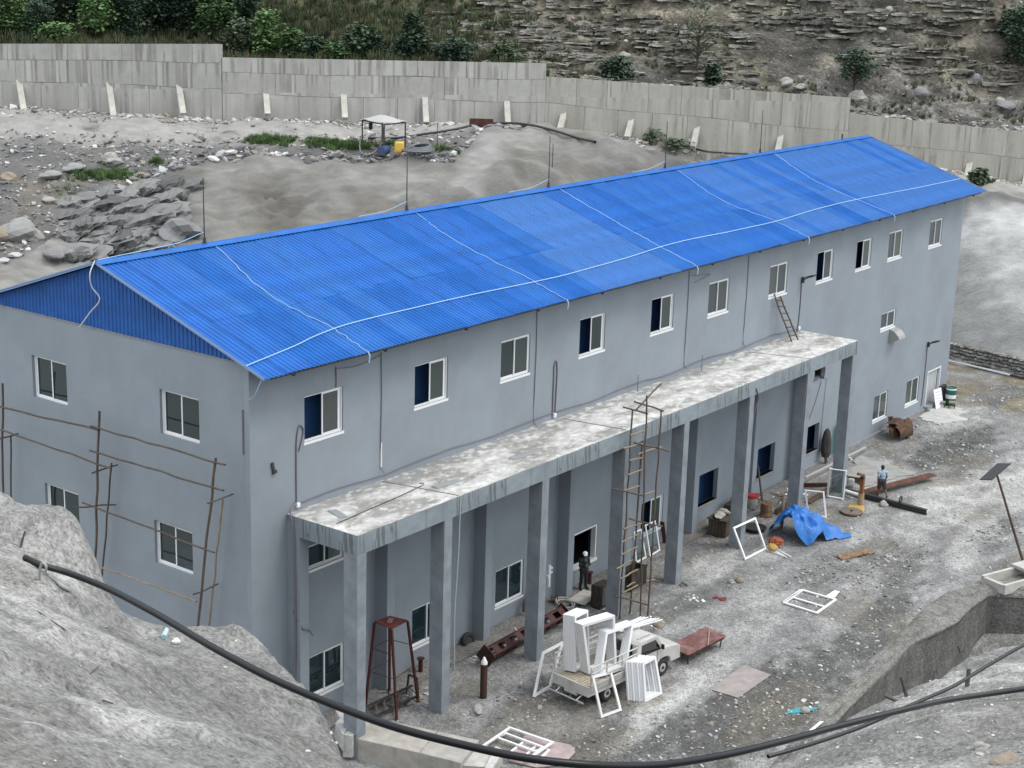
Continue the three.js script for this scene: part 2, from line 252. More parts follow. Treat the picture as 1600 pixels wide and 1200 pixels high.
// --- hillside behind the retaining walls
const hillPts = [];
for (const px of [-500, -170, 0, 170, 348, 600, 740, 850, 970, 1090, 1200, 1320, 1460, 1600, 1790, 2100]) {
  const top = px < 348 ? 67 : px < 850 ? 92 : px < 1320 ? 118 + (px - 851) * .068 : 175 + (px - 1320) * .114;
  hillPts.push(cp(px, top + 10, 124.6), cp(px, top + 2, 127.5));
  const cl = px > 700, foot = cp(px, top * .72, cl ? 133.5 : 131), f2 = cp(px, top * .4, cl ? 137 : 134), p = cp(px, 0, cl ? 140.5 : 141);
  hillPts.push(foot, f2, p, [p[0] * 1.05, p[1] + (cl ? 5 : 10), p[2] + 9], [p[0] * 1.25, p[1] + 32, p[2] + 42], [p[0] * 1.5, p[1] + 90, p[2] + 80]);
}
for (const a of [[1340, 74, 136], [1270, 105, 134.2], [1420, 104, 135.5], [1520, 118, 136], [1180, 125, 132.5], [1080, 128, 131.5], [1000, 112, 131.5]]) hillPts.push(cp(...a));
const hillH0 = rbf(hillPts, .5);
function hillH(s, t) {
  let y = hillH0(s, t), d = t - tWall(s), up = sstep(1, 7, d), right = sstep(-3, 6, s);
  y += up * ((fbm(s * .3, t * .3 + y * .3, 5, 0, 101) - .5) * 2.2);
  const k = y * .8 + s * .03 + 2.2 * fbm(s * .12, y * .3, 3, 0, 102), f = k - Math.floor(k); y += up * right * sstep(4, 10, d) * (sstep(.5, 1, f) - f) * .8;   // ledges
  return y;
}
const hillCol = q => {
  const [s, t] = toST(q.x, q.z), d = t - tWall(s), n = fbm(q.u * .16, q.v * .28, 5, 0, 111), n2 = fbm(q.u * .9, q.v * .9, 4, 0, 112), st = fbm(q.u * .06, q.y * 1.15, 4, 0, 113);
  let c = [.165, .158, .138].map(v => v * (.62 + .7 * n2) * (.2 + 1.6 * st));
  c = c.map((v, i) => lerp(v, [.19, .183, .163][i] * (.6 + .8 * n2) * (.5 + st), sstep(.5, .7, n) * .7));
  const dk = sstep(.55, .68, fbm(q.u * .13 + 4, q.v * .2, 4, 0, 114)) * sstep(-2, 4, s); c = c.map((v, i) => lerp(v, [.08, .081, .085][i], dk * .75));
  const dp = Math.exp(-Math.pow((s - 11.5) / 4.2, 2) - Math.pow((d - 9.5) / 3.2, 2)); c = c.map((v, i) => lerp(v, [.075, .076, .082][i] * (.7 + .6 * n2), clamp(dp * 1.3, 0, 1)));
  const lim = s < 17 ? lerp(4, 6, sstep(8, 17, s)) : s < 28 ? lerp(6, 13.5, sstep(17, 28, s)) : 13.5 - (s - 28) * .06, scree = sstep(lim + 1.2, lim - 1.2, d + 3 * (n - .5)) * sstep(-3, 2, s); c = c.map((v, i) => lerp(v, [.16, .161, .166][i] * (.6 + .8 * n2), scree));
  const green = sstep(2, -10, s + 8 * (n - .5)); c = c.map((v, i) => lerp(v, [.075, .082, .038][i] * (.5 + 1.0 * n2), green * .85));
  return c;
};
{
  const g = field(360, 230, (a, b) => { const s = lerp(-75, 75, a), bb = b * b * .6 + b * .4, t = tWall(s) + .25 + bb * 105, y = hillH(s, t), [x, z] = toXZ(s, t); return { x, y, z, u: s, v: t * .6 + y }; }, hillCol);
  struct('hillside', flip(g), M([1.15, 1.15, 1.15], .95, { vertexColors: true, map: strataC, bumpMap: strataB, bumpScale: .25 }));
}
// --- foreground: sprayed-concrete cut slope the photograph was taken from
const CREST = [[-80, 735, 31], [0, 750, 30], [60, 775, 29.7], [120, 800, 29], [142, 852, 28.2], [152, 890, 27.8], [170, 925, 27.4], [210, 965, 27], [247, 972, 27], [290, 966, 27.2], [335, 960, 27.5], [375, 960, 27.6], [430, 1000, 27], [480, 1062, 25.5], [520, 1112, 23.8], [548, 1172, 21.8], [575, 1240, 20], [700, 1340, 18.5], [850, 1360, 18.5], [1000, 1320, 20.5], [1100, 1250, 25], [1180, 1203, 30], [1259, 1158, 33.5], [1300, 1137, 35], [1375, 1088, 36.5], [1450, 1062, 37.5], [1487, 1032, 39], [1544, 1002, 40.5], [1600, 992, 41.5], [1700, 975, 42.5], [1850, 960, 43]].map(a => cp(...a));
const forePts = [...CREST.map(p => p.slice()), ...[
  [0, 830, 27.6], [70, 845, 27.4], [0, 905, 24.6], [75, 900, 25.2], [120, 915, 25.6], [0, 1000, 19.8], [0, 1100, 15.8], [0, 1200, 12.8],
  [200, 985, 25], [100, 960, 23], [200, 1050, 21.4], [110, 1080, 18.7], [200, 1200, 14.7], [330, 1040, 24.3], [350, 1120, 20.7], [410, 1040, 25.2], [350, 1200, 17.1], [450, 1150, 20.8], [520, 1200, 19.2], [100, 1200, 13.6],
  [1600, 1045, 35.5], [1500, 1075, 34], [1400, 1112, 32.6], [1300, 1160, 30.5], [1600, 1088, 30.5], [1500, 1104, 29.4], [1400, 1132, 28.2], [1300, 1172, 27], [1220, 1215, 26], [1330, 1205, 24.4], [1450, 1200, 22.4], [1600, 1200, 20.6], [1600, 1140, 25], [1750, 1110, 27], [1800, 1250, 19],
].map(a => cp(...a)), cw(-40, 32, 24.4), cw(-36, 40, 24.6), cw(-30, 42, 23.6), cw(-44, 20, 23), cw(-22, 46, 20.5)];
const foreS = rbf(forePts, 1.3);
const BUMP = cp(60, 820, 28.4), onBump = q => { const [s, t] = toST(q.x, q.z); return sstep(1.15, .5, Math.hypot((s - BUMP[0]) / 2.2, (t - BUMP[1]) / 2.2) + .5 * (fbm(s, t, 4, 0, 139) - .5)) * .5; };
const tCrest = s => { if (s <= CREST[0][0]) return CREST[0][1]; let i = 0; while (i < CREST.length - 2 && s > CREST[i + 1][0]) i++; const [a, b] = [CREST[i], CREST[i + 1]]; return lerp(a[1], b[1], clamp((s - a[0]) / (b[0] - a[0]), 0, 1)); };
const foreH0 = (s, t) => { let tc = 0; for (const [o, w] of [[-.5, .25], [0, .5], [.5, .25]]) tc += w * tCrest(s + o); const d = t - tc + .25; let y = foreS(s, Math.min(t, tc + .1)); if (d > 0) y -= 2.3 * d * d / (d + 1.1); return y; };
const RIM = [[8, 14.6], [11, 14.2], [13.3, 13.9], [16.9, 13.6], [20.2, 13.5], [24.6, 13.0], [27.2, 12.75], [29.3, 12.85], [30.9, 13.6], [31.9, 15.0], [33.5, 16.2], [37, 17], [44, 18], [60, 20]];
const rimZ = x => { if (x < RIM[0][0]) return RIM[0][1] + .4; let i = 0; while (i < RIM.length - 2 && x > RIM[i + 1][0]) i++; const [a, b] = [RIM[i], RIM[i + 1]]; return lerp(a[1], b[1], clamp((x - a[0]) / (b[0] - a[0]), 0, 1)); };
function foreH(s, t) {
  const [x, z] = toXZ(s, t); let y = foreH0(s, t);
  const g = (fbm((s * .8 + t * .5) * .14, (t * .8 - s * .5) * .6, 4, 0, 121) - .5) * .55, b = (fbm(s * .8, t * .8, 4, 0, 122) - .5) * .26, f = (fbm(s * 3.2, t * 3.2, 3, 0, 123) - .5) * .14;
  y += (g + b + f - .12) * sstep(-1, 3, y); { const e = Math.hypot((s - BUMP[0] - .4) / 1.9, (t - BUMP[1] - .2) / 1.5); y += .12 * sstep(1.2, .2, e); }
  const inYard = rimZ(x) - z;                    // never above the yard, the pit stays open below the kerb
  const fl = lerp(-3.3, -2.0, sstep(26.5, 31, x)); if (x > 8) { if (inYard > -1.5) y = Math.min(y, fl); else y = Math.min(y, fl + (-1.5 - inYard) * 3.2); }
  return Math.max(y, x > 8 ? Math.min(fl, inYard > .3 ? -3.4 : 9) : -.32);
}
{
  const g = field(340, 430, (a, b) => { const s = lerp(-19, 27, a), t = lerp(4, 75, b), y = foreH(s, t), [x, z] = toXZ(s, t); return { x, y, z, u: s, v: t * .8 - y * .7 }; }, q => {
    const n = fbm((q.u * .8 + q.v * .5) * .25, (q.v * .8 - q.u * .5) * .9, 5, 0, 131), n2 = fbm(q.u * .5, q.v * .5, 4, 0, 132);
    let c = [.235, .235, .232].map(v => v * (.75 + .5 * n)); const pale = sstep(.5, .72, n2); c = c.map((v, i) => lerp(v, [.48, .48, .475][i], pale * .8)); const bp = onBump(q); c = c.map((v, i) => lerp(v, [.40, .40, .398][i], bp)); const dk = (1 - bp) * sstep(.52, .7, fbm(q.u * .35 + 8, q.v * .6, 4, 0, 133)); c = c.map((v, i) => lerp(v, [.19, .185, .175][i], dk * .7)); return c;
  });
  struct('shotcrete_slope', flip(g), M([1, 1, 1], .95, { vertexColors: true, map: rep(shotC, 2.2), bumpMap: rep(shotB, 1.6), bumpScale: .035 }));
}
// --- yard
const yardH = (x, z) => .05 * (fbm(x * .6, z * .6, 4, 0, 141) - .5) * sstep(0, 2, z) + .12 * sstep(.55, .75, fbm(x * .4 + 3, z * .5, 4, 0, 142)) * sstep(46, 50, x) * sstep(1, 3, z) + .0;
const PATCH = [
  [48, 10, 7, 2.4, .1, 1], [56, 13, 6, 2.5, 0, .95], [38.5, 10.6, 2.4, .8, .4, .7], [33.5, 6.6, 2.2, .5, .2, .55], [15, 9.0, 2.4, .5, .1, .7],   // x, z, rx, rz, turn, strength : dried cement, dust and lime on the ground
  [25.2, 3.2, 2.6, 1.1, 0.1, .9], [28, 4.4, 1.6, .7, .1, .6], [41.0, 7.6, 4.2, 1.6, .5, 1], [44.5, 9.0, 4, 1.8, .4, .8], [47, 12, 5, 2.2, .3, .9], [52, 10, 5, 2, .2, .7], [45, 13.5, 6, 1.5, .2, .8], [42.5, 3.3, 2.6, 1.6, .1, .75], [12.5, 8.7, 3.2, .8, .12, 1], [9.5, 9.3, 2, .45, .12, .7], [56, 2.2, 3.5, 1.6, .1, .6], [36, 8, 3, 1.1, .3, .55], [20, 8, 5, .9, .1, .45], [26, 9.6, 5, .8, .2, .4], [34, 11.3, 3, .7, .3, .55], [37.5, 5.3, 1.6, .6, 0, .5], [18.4, 5.6, 1.4, .5, 0, .5], [24, 6.2, 4, .6, .1, .35], [60, 8, 6, 2, 0, .5],
];
const DARK = [[50, 4.5, 5.5, 1.6, 0, .8], [14, 11.8, 7, 1.9, .05, .85], [23, 11.9, 6, 1.1, .1, .75], [8, 9.5, 4, 1.6, 0, .7], [30, 8.9, 4, .6, .15, .5], [30, 10, 4, 1, .25, .5], [38, 11.6, 3, .9, .2, .55], [28, 7.3, 3, 1, .2, .35], [10, 5.0, 2.6, 1.3, 0, .5], [20.5, 4.6, 4, .8, 0, .4], [63, 3, 3, 3, 0, .6], [48, 6.5, 4, 1, .1, .5], [17.5, 12.6, 2.4, .5, .1, .45]];
const TRACK = [[33.6, 9.4, 2.1, 2.2, 4.6, .22], [33.0, 9.6, 1.2, 2.0, 4.9, .2], [36.2, 8.6, 2.3, 3.0, 5.2, .2], [30.5, 10.6, 2.6, 4.4, 5.8, .2], [40, 3, 9.5, 1.2, 2.2, .35], [40, 3, 11, 1.25, 2.15, .3]];
const arc = (x, z) => { let k = 0; for (const [a, b, r, a0, a1, w] of TRACK) { const dx = x - a, dz = z - b, th = (Math.atan2(dz, dx) + 6.283) % 6.283; if (th > a0 && th < a1) k = Math.max(k, sstep(w, w * .4, Math.abs(Math.hypot(dx, dz) - r)) * sstep(a0, a0 + .4, th) * sstep(a1, a1 - .4, th)); } return k; };
const blob = (L, x, z, nz) => { let k = 0; for (const [a, b, r, q, w, e] of L) { const c = Math.cos(w), sn = Math.sin(w), dx = x - a, dz = z - b, u = (dx * c - dz * sn) / r, v = (dx * sn + dz * c) / q, d = u * u + v * v; if (d < 3) k = Math.max(k, e * sstep(1.25, .45, d + nz)); } return k; };
const yardCol = q => {
  const n = fbm(q.x * .35, q.z * .7, 5, 0, 151), n2 = fbm(q.x * 1.6, q.z * 2.2, 5, 0, 152), n3 = fbm(q.x * .8 + q.z * .5, q.z * 2.6 - q.x * .35, 4, 0, 153);
  let c = [.318, .322, .325].map(v => v * (.76 + .4 * n2));
  c = c.map((v, i) => lerp(v, [.46, .46, .455][i], sstep(.48, .66, n3) * .55));
  const d = blob(DARK, q.x, q.z, 1.6 * (n2 - .5)); c = c.map((v, i) => lerp(v, [.105, .105, .1][i] * (.6 + .8 * n2), d));
  const p = blob(PATCH, q.x, q.z, 2.0 * (n2 - .5) + 1.2 * (n - .5)); c = c.map((v, i) => lerp(v, [.6, .6, .595][i] * (.85 + .3 * n2), p * .95));
  const tk = arc(q.x, q.z); c = c.map((v, i) => lerp(v, [.5, .5, .49][i], tk * .6 * sstep(.35, .6, n2 + .1)));
  const mud = sstep(.56, .68, fbm(q.x * .25 + 11, q.z * .5, 4, 0, 154)); c = c.map((v, i) => lerp(v, [.21, .19, .15][i] * (.7 + .6 * n2), mud * .55));
  const far = sstep(58, 61, q.x); c = c.map((v, i) => lerp(v, [.27, .24, .17][i] * (.65 + .7 * n2), far * sstep(.35, .55, n)));
  return c;
};
{
  const xs = a => lerp(-30, 74, a);
  const g = field(620, 130, (a, b) => { const x = xs(a), z1 = x < 8 ? 17 : rimZ(x), z = lerp(-16, z1, b < .15 ? b / .15 * (15.8 / (z1 + 16)) : lerp(15.8 / (z1 + 16), 1, (b - .15) / .85)), y = yardH(x, z) - (b === 1 ? .02 : 0); return { x, y, z, u: x, v: z }; }, yardCol);
  struct('yard_ground', flip(g), M([1, 1, 1], .95, { vertexColors: true, map: rep(gravC, 5), bumpMap: rep(gravB, 5), bumpScale: .03 }));
}
struct('ground', new THREE.PlaneGeometry(3000, 3000).rotateX(-Math.PI / 2).translate(0, -4.2, 0), M([.16, .16, .14], .95));
// --- pit wall with its rough collar along the yard edge
{
  const P = []; for (let i = 0; i < RIM.length - 1; i++) { const n = Math.ceil(Math.hypot(RIM[i + 1][0] - RIM[i][0], RIM[i + 1][1] - RIM[i][1]) / .22); for (let k = 0; k < n; k++) P.push([lerp(RIM[i][0], RIM[i + 1][0], k / n), lerp(RIM[i][1], RIM[i + 1][1], k / n)]); }
  const nx = P.length - 1, prof = [[-.25, -.01], [-.05, .07], [.12, .06], [.4, -.03], [.62, -.12], [.70, -.2], [.72, -.32], [.72, -.7], [.72, -1.2], [.73, -1.8], [.75, -2.4], [.78, -3.4]];
  const g = field(nx, (prof.length - 1) * 3, (a, b) => {
    const i = Math.round(a * nx), p = P[i], q = P[Math.min(nx, i + 2)], o = P[Math.max(0, i - 2)], dx = q[0] - o[0], dz = q[1] - o[1], L = Math.hypot(dx, dz) || 1; const kk = b * (prof.length - 1), j = Math.min(prof.length - 2, Math.floor(kk)), f = kk - j, w = lerp(prof[j][0], prof[j + 1][0], f), y = lerp(prof[j][1], prof[j + 1][1], f);
    const wide = lerp(.5, 1.5, sstep(22.5, 27, p[0])) * lerp(1, .45, sstep(29, 31, p[0])) , top = y > -.3 ? 1 : .12, n = (fbm(i * .11, b * 9, 4, 0, 161) - .5), W = (w + (y > -.3 && w > .2 ? .5 * (fbm(i * .06, 3.3, 3, 0, 162) - .5) : 0)) * (w > .05 ? wide : 1);
    return { x: p[0] - dz / L * W + n * .05, y: y + n * .16 * top, z: p[1] + dx / L * W + n * .14 * top, u: i * .22, v: w - y };
  }, q => { const n = fbm(q.u * .5, q.v * .5, 4, 0, 163), k = q.y > -.3 ? 1 : 0, n2 = fbm(q.u * 1.2, q.v * .25, 4, 0, 164); return [.2, .195, .185].map((c, i) => lerp([.15, .15, .143][i] * (.8 + .5 * n2), c * (.8 + .6 * n), k)); });
  struct('pit_wall', flip(g), M([1, 1, 1], .95, { vertexColors: true, map: rep(shotC, 3), bumpMap: rep(shotB, 2), bumpScale: .03 }));
}
// surveying rays against the terrain
function march(H, px, py, t0, t1, st) { const r = ray(px, py); for (let d = t0; d < t1; d += st) { const p = CAM.clone().addScaledVector(r, d), [s, t] = toST(p.x, p.z); if (p.y < H(s, t)) { p.y = H(s, t); return p; } } return at(px, py, t1); }
const onBack = (px, py) => march((s, t) => t < tWall(s) ? backH(s, t) : -99, px, py, 75, 126, .15);
const onHill = (px, py) => march((s, t) => t > tWall(s) + .3 ? hillH(s, t) : -99, px, py, 117, 170, .15);
const onFore = (px, py) => march(foreH, px, py, 8, 50, .05);
const onYard = (px, py) => { const p = onY(px, py, 0); p.y = yardH(p.x, p.z); return p; };
// ---------------------------------------------------------------- the building
const L = 59.6, WD = 13.72, HW = 13.39, HR = 15.79, ZR = -6.86, HE = 13.18, ZE = 1.09;
const bld = thing('industrial_building', 'long grey two storey building with a blue corrugated gable roof and concrete canopy', 'building');
const WIN_UP = [[2.5, 1], [8.15, 1], [13.26, 0], [18.58, 1], [24.08, 1], [29.03, 0], [34.93, 0], [40.05, 1], [44.73, 1], [48.85, 0], [54.58, 0]];
const WIN_LO = [[2.55, 0], [8.17, 0], [13.3, 0], [24.1, 1], [48.78, 0], [53.32, 0]];
const HOLES = [[18.78, .88, 20.47, 2.46], [29.1, .92, 31.0, 2.5], [34.95, .92, 36.83, 2.46], [40.4, .92, 41.85, 2.42]];     // openings without windows yet
const winHole = (x, y, w = 1.88, h = 1.58) => [x, y, x + w, y + h];
function wallShape(x0, x1, y0, y1, holes) {
  const s = new THREE.Shape([[x0, y0], [x1, y0], [x1, y1], [x0, y1]].map(a => new THREE.Vector2(...a)));
  for (const h of holes) s.holes.push(new THREE.Path(h.length === 4 ? [[h[0], h[1]], [h[0], h[3]], [h[2], h[3]], [h[2], h[1]]].map(a => new THREE.Vector2(...a)) : h.map(a => new THREE.Vector2(...a))));
  return new THREE.ExtrudeGeometry(s, { depth: .24, bevelEnabled: false });
}
const rough = []; for (let i = 0; i < 18; i++) { const a = -i / 18 * Math.PI * 2, k = 1 + .3 * (hsh(i, 3) - .5); rough.push([41.36 + .68 * Math.sign(Math.cos(a)) * Math.pow(Math.abs(Math.cos(a)), .5) * k, 5.14 + .40 * Math.sign(Math.sin(a)) * Math.pow(Math.abs(Math.sin(a)), .5) * k]); }
{
  const holes = [...WIN_UP.map(w => winHole(w[0], 10.28)), ...WIN_LO.map(w => winHole(w[0], .86)), [2.62, 5.66, 4.4, 6.55], [48.76, 6.26, 50.72, 7.25], [56.38, .28, 58.45, 2.43], ...HOLES, rough];
  const f = part('wall', wallShape(0, L, -.8, HW, holes).translate(0, 0, -.24), mat.paint, bld);
  const endHoles = [[2.35, 10.28, 4.27, 11.85], [9.17, 10.28, 11.1, 11.85], [2.83, 5.52, 4.74, 7.1], [8.8, 5.52, 10.71, 7.1]];
  const e = wallShape(.26, WD - .26, -.8, HW, endHoles); e.rotateY(Math.PI / 2); part('wall', e, mat.paint, bld);            // x 0..0.24, z = -u
  part('wall', span(0, L, -.8, HW, -WD, -WD + .24), mat.paint, bld); part('wall', span(L - .24, L, -.8, HW, -WD + .26, -.26), mat.paint, bld);
  part('corner_post', span(.003, .26, -.8, HW - .003, -.262, -.238), mat.paint, bld);
  part('floor_slab', merge([span(.25, L - .25, 4.7, 4.9, -WD + .25, -.25), span(.25, L - .25, .05, .25, -WD + .25, -.25)]), mat.innerfloor, bld);
  part('ceiling', span(.25, L - .25, HW - .2, HW - .1, -WD + .25, -.25), mat.innerfloor, bld);
  part('inner_wall', merge([span(.26, 17.9, .26, HW - .22, -1.16, -1.1), span(17.9, 21.6, 4.9, HW - .22, -1.16, -1.1), span(21.6, L - .26, .26, HW - .22, -1.16, -1.1), span(1.4, 1.5, .26, HW - .22, -WD + .3, -1.3)]), mat.inner, bld);
  part('wall_crown', merge([span(-.03, .25, HW, HW + .05, -WD, -.1)]), mat.conc, bld);
  part('plinth', span(0, 1.5, -.5, .1, 0, .06), mat.conc, bld); part('plinth', span(38.9, 56.2, -.5, .16, 0, .12), mat.conc, bld);
}
// windows: frame > sash, pane, sill
function window_(parent, w, h, kind, place) {      // local: x 0..w, y 0..h, outer wall face at z = 0
  const f = .05, g = [span(0, w, 0, f, -.13, -.05), span(0, w, h - f, h, -.13, -.05), span(0, f, f, h - f, -.13, -.05), span(w - f, w, f, h - f, -.13, -.05)];
  const win = part('window', merge(g), mat.white, parent);
  const sash = (x0, x1, z, pm) => {
    const s = .055; part('sash', merge([span(x0, x1, f + .002, f + s, z - .03, z), span(x0, x1, h - f - s, h - f - .002, z - .03, z), span(x0, x0 + s, f + s, h - f - s, z - .03, z), span(x1 - s, x1, f + s, h - f - s, z - .03, z)]), mat.white, win);
    part('pane', span(x0 + s, x1 - s, f + s, h - f - s, z - .018, z - .012), pm, win);
  };
  const m = w / 2;
  if (kind === 1) { sash(m - .05, w - f - .1, -.058, pv()); sash(m + .02, w - f - .004, -.096, pv()); }
  else { sash(f + .004, m + .03, -.096, kind === 2 ? mat.glasspane : pv()); sash(m - .03, w - f - .004, -.058, kind === 2 ? mat.glasspane : pv()); }
  part('sill', span(-.04, w + .04, -.10, -.003, -.2, .014), mat.white, win);
  place(win); return win;
}
mat.glasspane = new THREE.MeshPhysicalMaterial({ color: lin(.014, .03, .036), roughness: .04, ior: 1.55, side: THREE.DoubleSide, clearcoat: 1, clearcoatRoughness: .02 });
mat.meshpane = new THREE.MeshPhysicalMaterial({ color: lin(.055, .068, .068), roughness: .25, ior: 1.5, side: THREE.DoubleSide });
const PV = [[.055, .068, .068], [.045, .058, .062], [.07, .08, .078], [.038, .05, .052]].map((c, i) => new THREE.MeshPhysicalMaterial({ color: lin(...c), roughness: [.25, .12, .3, .08][i], ior: 1.5, side: THREE.DoubleSide })); let pvk = 0; const pv = () => PV[Math.floor(hsh(pvk++, 77) * 4)];
for (const [x, k] of WIN_UP) window_(bld, 1.88, 1.58, k, o => o.position.set(x, 10.28, 0));
for (const [x, k] of WIN_LO) window_(bld, 1.88, 1.58, x < 20 ? 2 : k, o => o.position.set(x, .86, 0));
window_(bld, 1.78, .89, 2, o => o.position.set(2.62, 5.66, 0)); window_(bld, 1.96, .99, 0, o => o.position.set(48.76, 6.26, 0));
for (const [z, y] of [[-2.35, 10.28], [-9.17, 10.28], [-2.83, 5.52], [-8.8, 5.52]]) window_(bld, 1.92, 1.575, 2, o => { o.position.set(.06, y, z - 1.92); o.rotation.y = -Math.PI / 2; });
// bare openings: sill and lining
part('opening_lining', merge([span(20.40, 20.47, .93, 2.46, -.23, .012), span(18.78, 20.40, 2.40, 2.46, -.23, .012), span(18.7, 20.55, .80, .93, -.23, .05)]), mat.white, bld);
for (const [a, b, c, d] of HOLES.slice(1)) part('opening_sill', span(a - .06, c + .06, b - .12, b, -.23, .03), mat.conc, bld);
{ const c = [41.36, 5.14]; part('duct_box', merge([span(c[0] - .85, c[0] + .85, c[1] - .6, c[1] + .6, -.62, -.58), span(c[0] - .85, c[0] + .85, c[1] - .62, c[1] - .56, -.58, -.25), span(c[0] + .7, c[0] + .76, c[1] - .5, c[1] + .6, -.5, -.02)]), mat.rust, bld); }
// doorway at the far end with a pale leaf ajar
{
  const d = part('door_frame', merge([span(56.38, 56.46, .28, 2.43, -.22, .015), span(58.37, 58.45, .28, 2.43, -.22, .015), span(56.46, 58.37, 2.35, 2.43, -.22, .015), span(58.02, 58.08, .28, 2.35, -.2, -.1)]), mat.white, bld);
  part('door_leaf', merge([span(56.5, 58.0, .3, 2.34, -.19, -.15), span(56.6, 57.9, 1.5, 1.53, -.148, -.14)]), M([.42, .43, .44], .6), d);
  part('door_pane', span(58.08, 58.37, .3, 2.34, -.17, -.16), mat.meshpane, d);
  part('door_step', span(56.2, 58.6, -.3, .27, .005, .3), mat.conc, d);
}
// canopy: slab, beam, columns and wall piers
{
  const X0 = 1.64, X1 = 38.8, c = part('canopy_slab', merge([span(X0, X1, 7.77, 7.98, .004, 3.17)]), mat.fascia, bld);
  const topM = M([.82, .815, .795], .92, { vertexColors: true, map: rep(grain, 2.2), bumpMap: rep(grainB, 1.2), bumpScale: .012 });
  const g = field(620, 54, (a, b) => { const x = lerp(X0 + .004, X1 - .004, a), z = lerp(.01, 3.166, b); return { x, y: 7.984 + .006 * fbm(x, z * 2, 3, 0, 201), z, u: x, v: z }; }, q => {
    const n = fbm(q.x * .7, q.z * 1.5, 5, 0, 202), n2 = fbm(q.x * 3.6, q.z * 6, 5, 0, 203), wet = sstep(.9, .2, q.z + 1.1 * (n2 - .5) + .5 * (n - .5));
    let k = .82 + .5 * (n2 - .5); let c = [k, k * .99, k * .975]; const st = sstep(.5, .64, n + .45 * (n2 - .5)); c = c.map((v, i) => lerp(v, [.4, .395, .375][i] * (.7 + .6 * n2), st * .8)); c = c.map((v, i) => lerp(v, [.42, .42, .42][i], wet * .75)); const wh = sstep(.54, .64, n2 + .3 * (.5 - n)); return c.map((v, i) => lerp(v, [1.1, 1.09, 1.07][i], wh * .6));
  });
  part('screed', flip(g), topM, c);
  part('canopy_beam', merge([span(X0, X1, 7.30, 7.769, 2.86, 3.17), span(X0, X0 + .3, 7.30, 7.769, .585, 2.859), span(X1 - .3, X1, 7.30, 7.769, .02, 2.859)]), mat.fascia, c);
  for (const x of [1.64, 6.08, 11.83, 17.5, 22.05, 27.74, 33.44, 38.36]) {
    const cx = Math.min(x, X1 - .44);
    part('column', jitter(uvm(new THREE.BoxGeometry(.43, 8.2, .6, 1, 6, 1).translate(cx + .216, 3.198, 2.868)), .012), mat.conc2 ??= M([.30, .335, .37], .88, { map: rep(grain, 3), bumpMap: rep(grainB, 2), bumpScale: .008 }), bld);
    part('pier', span(cx + .002, cx + .43, -.5, 7.766, .003, .58), mat.paint, bld);
  }
}
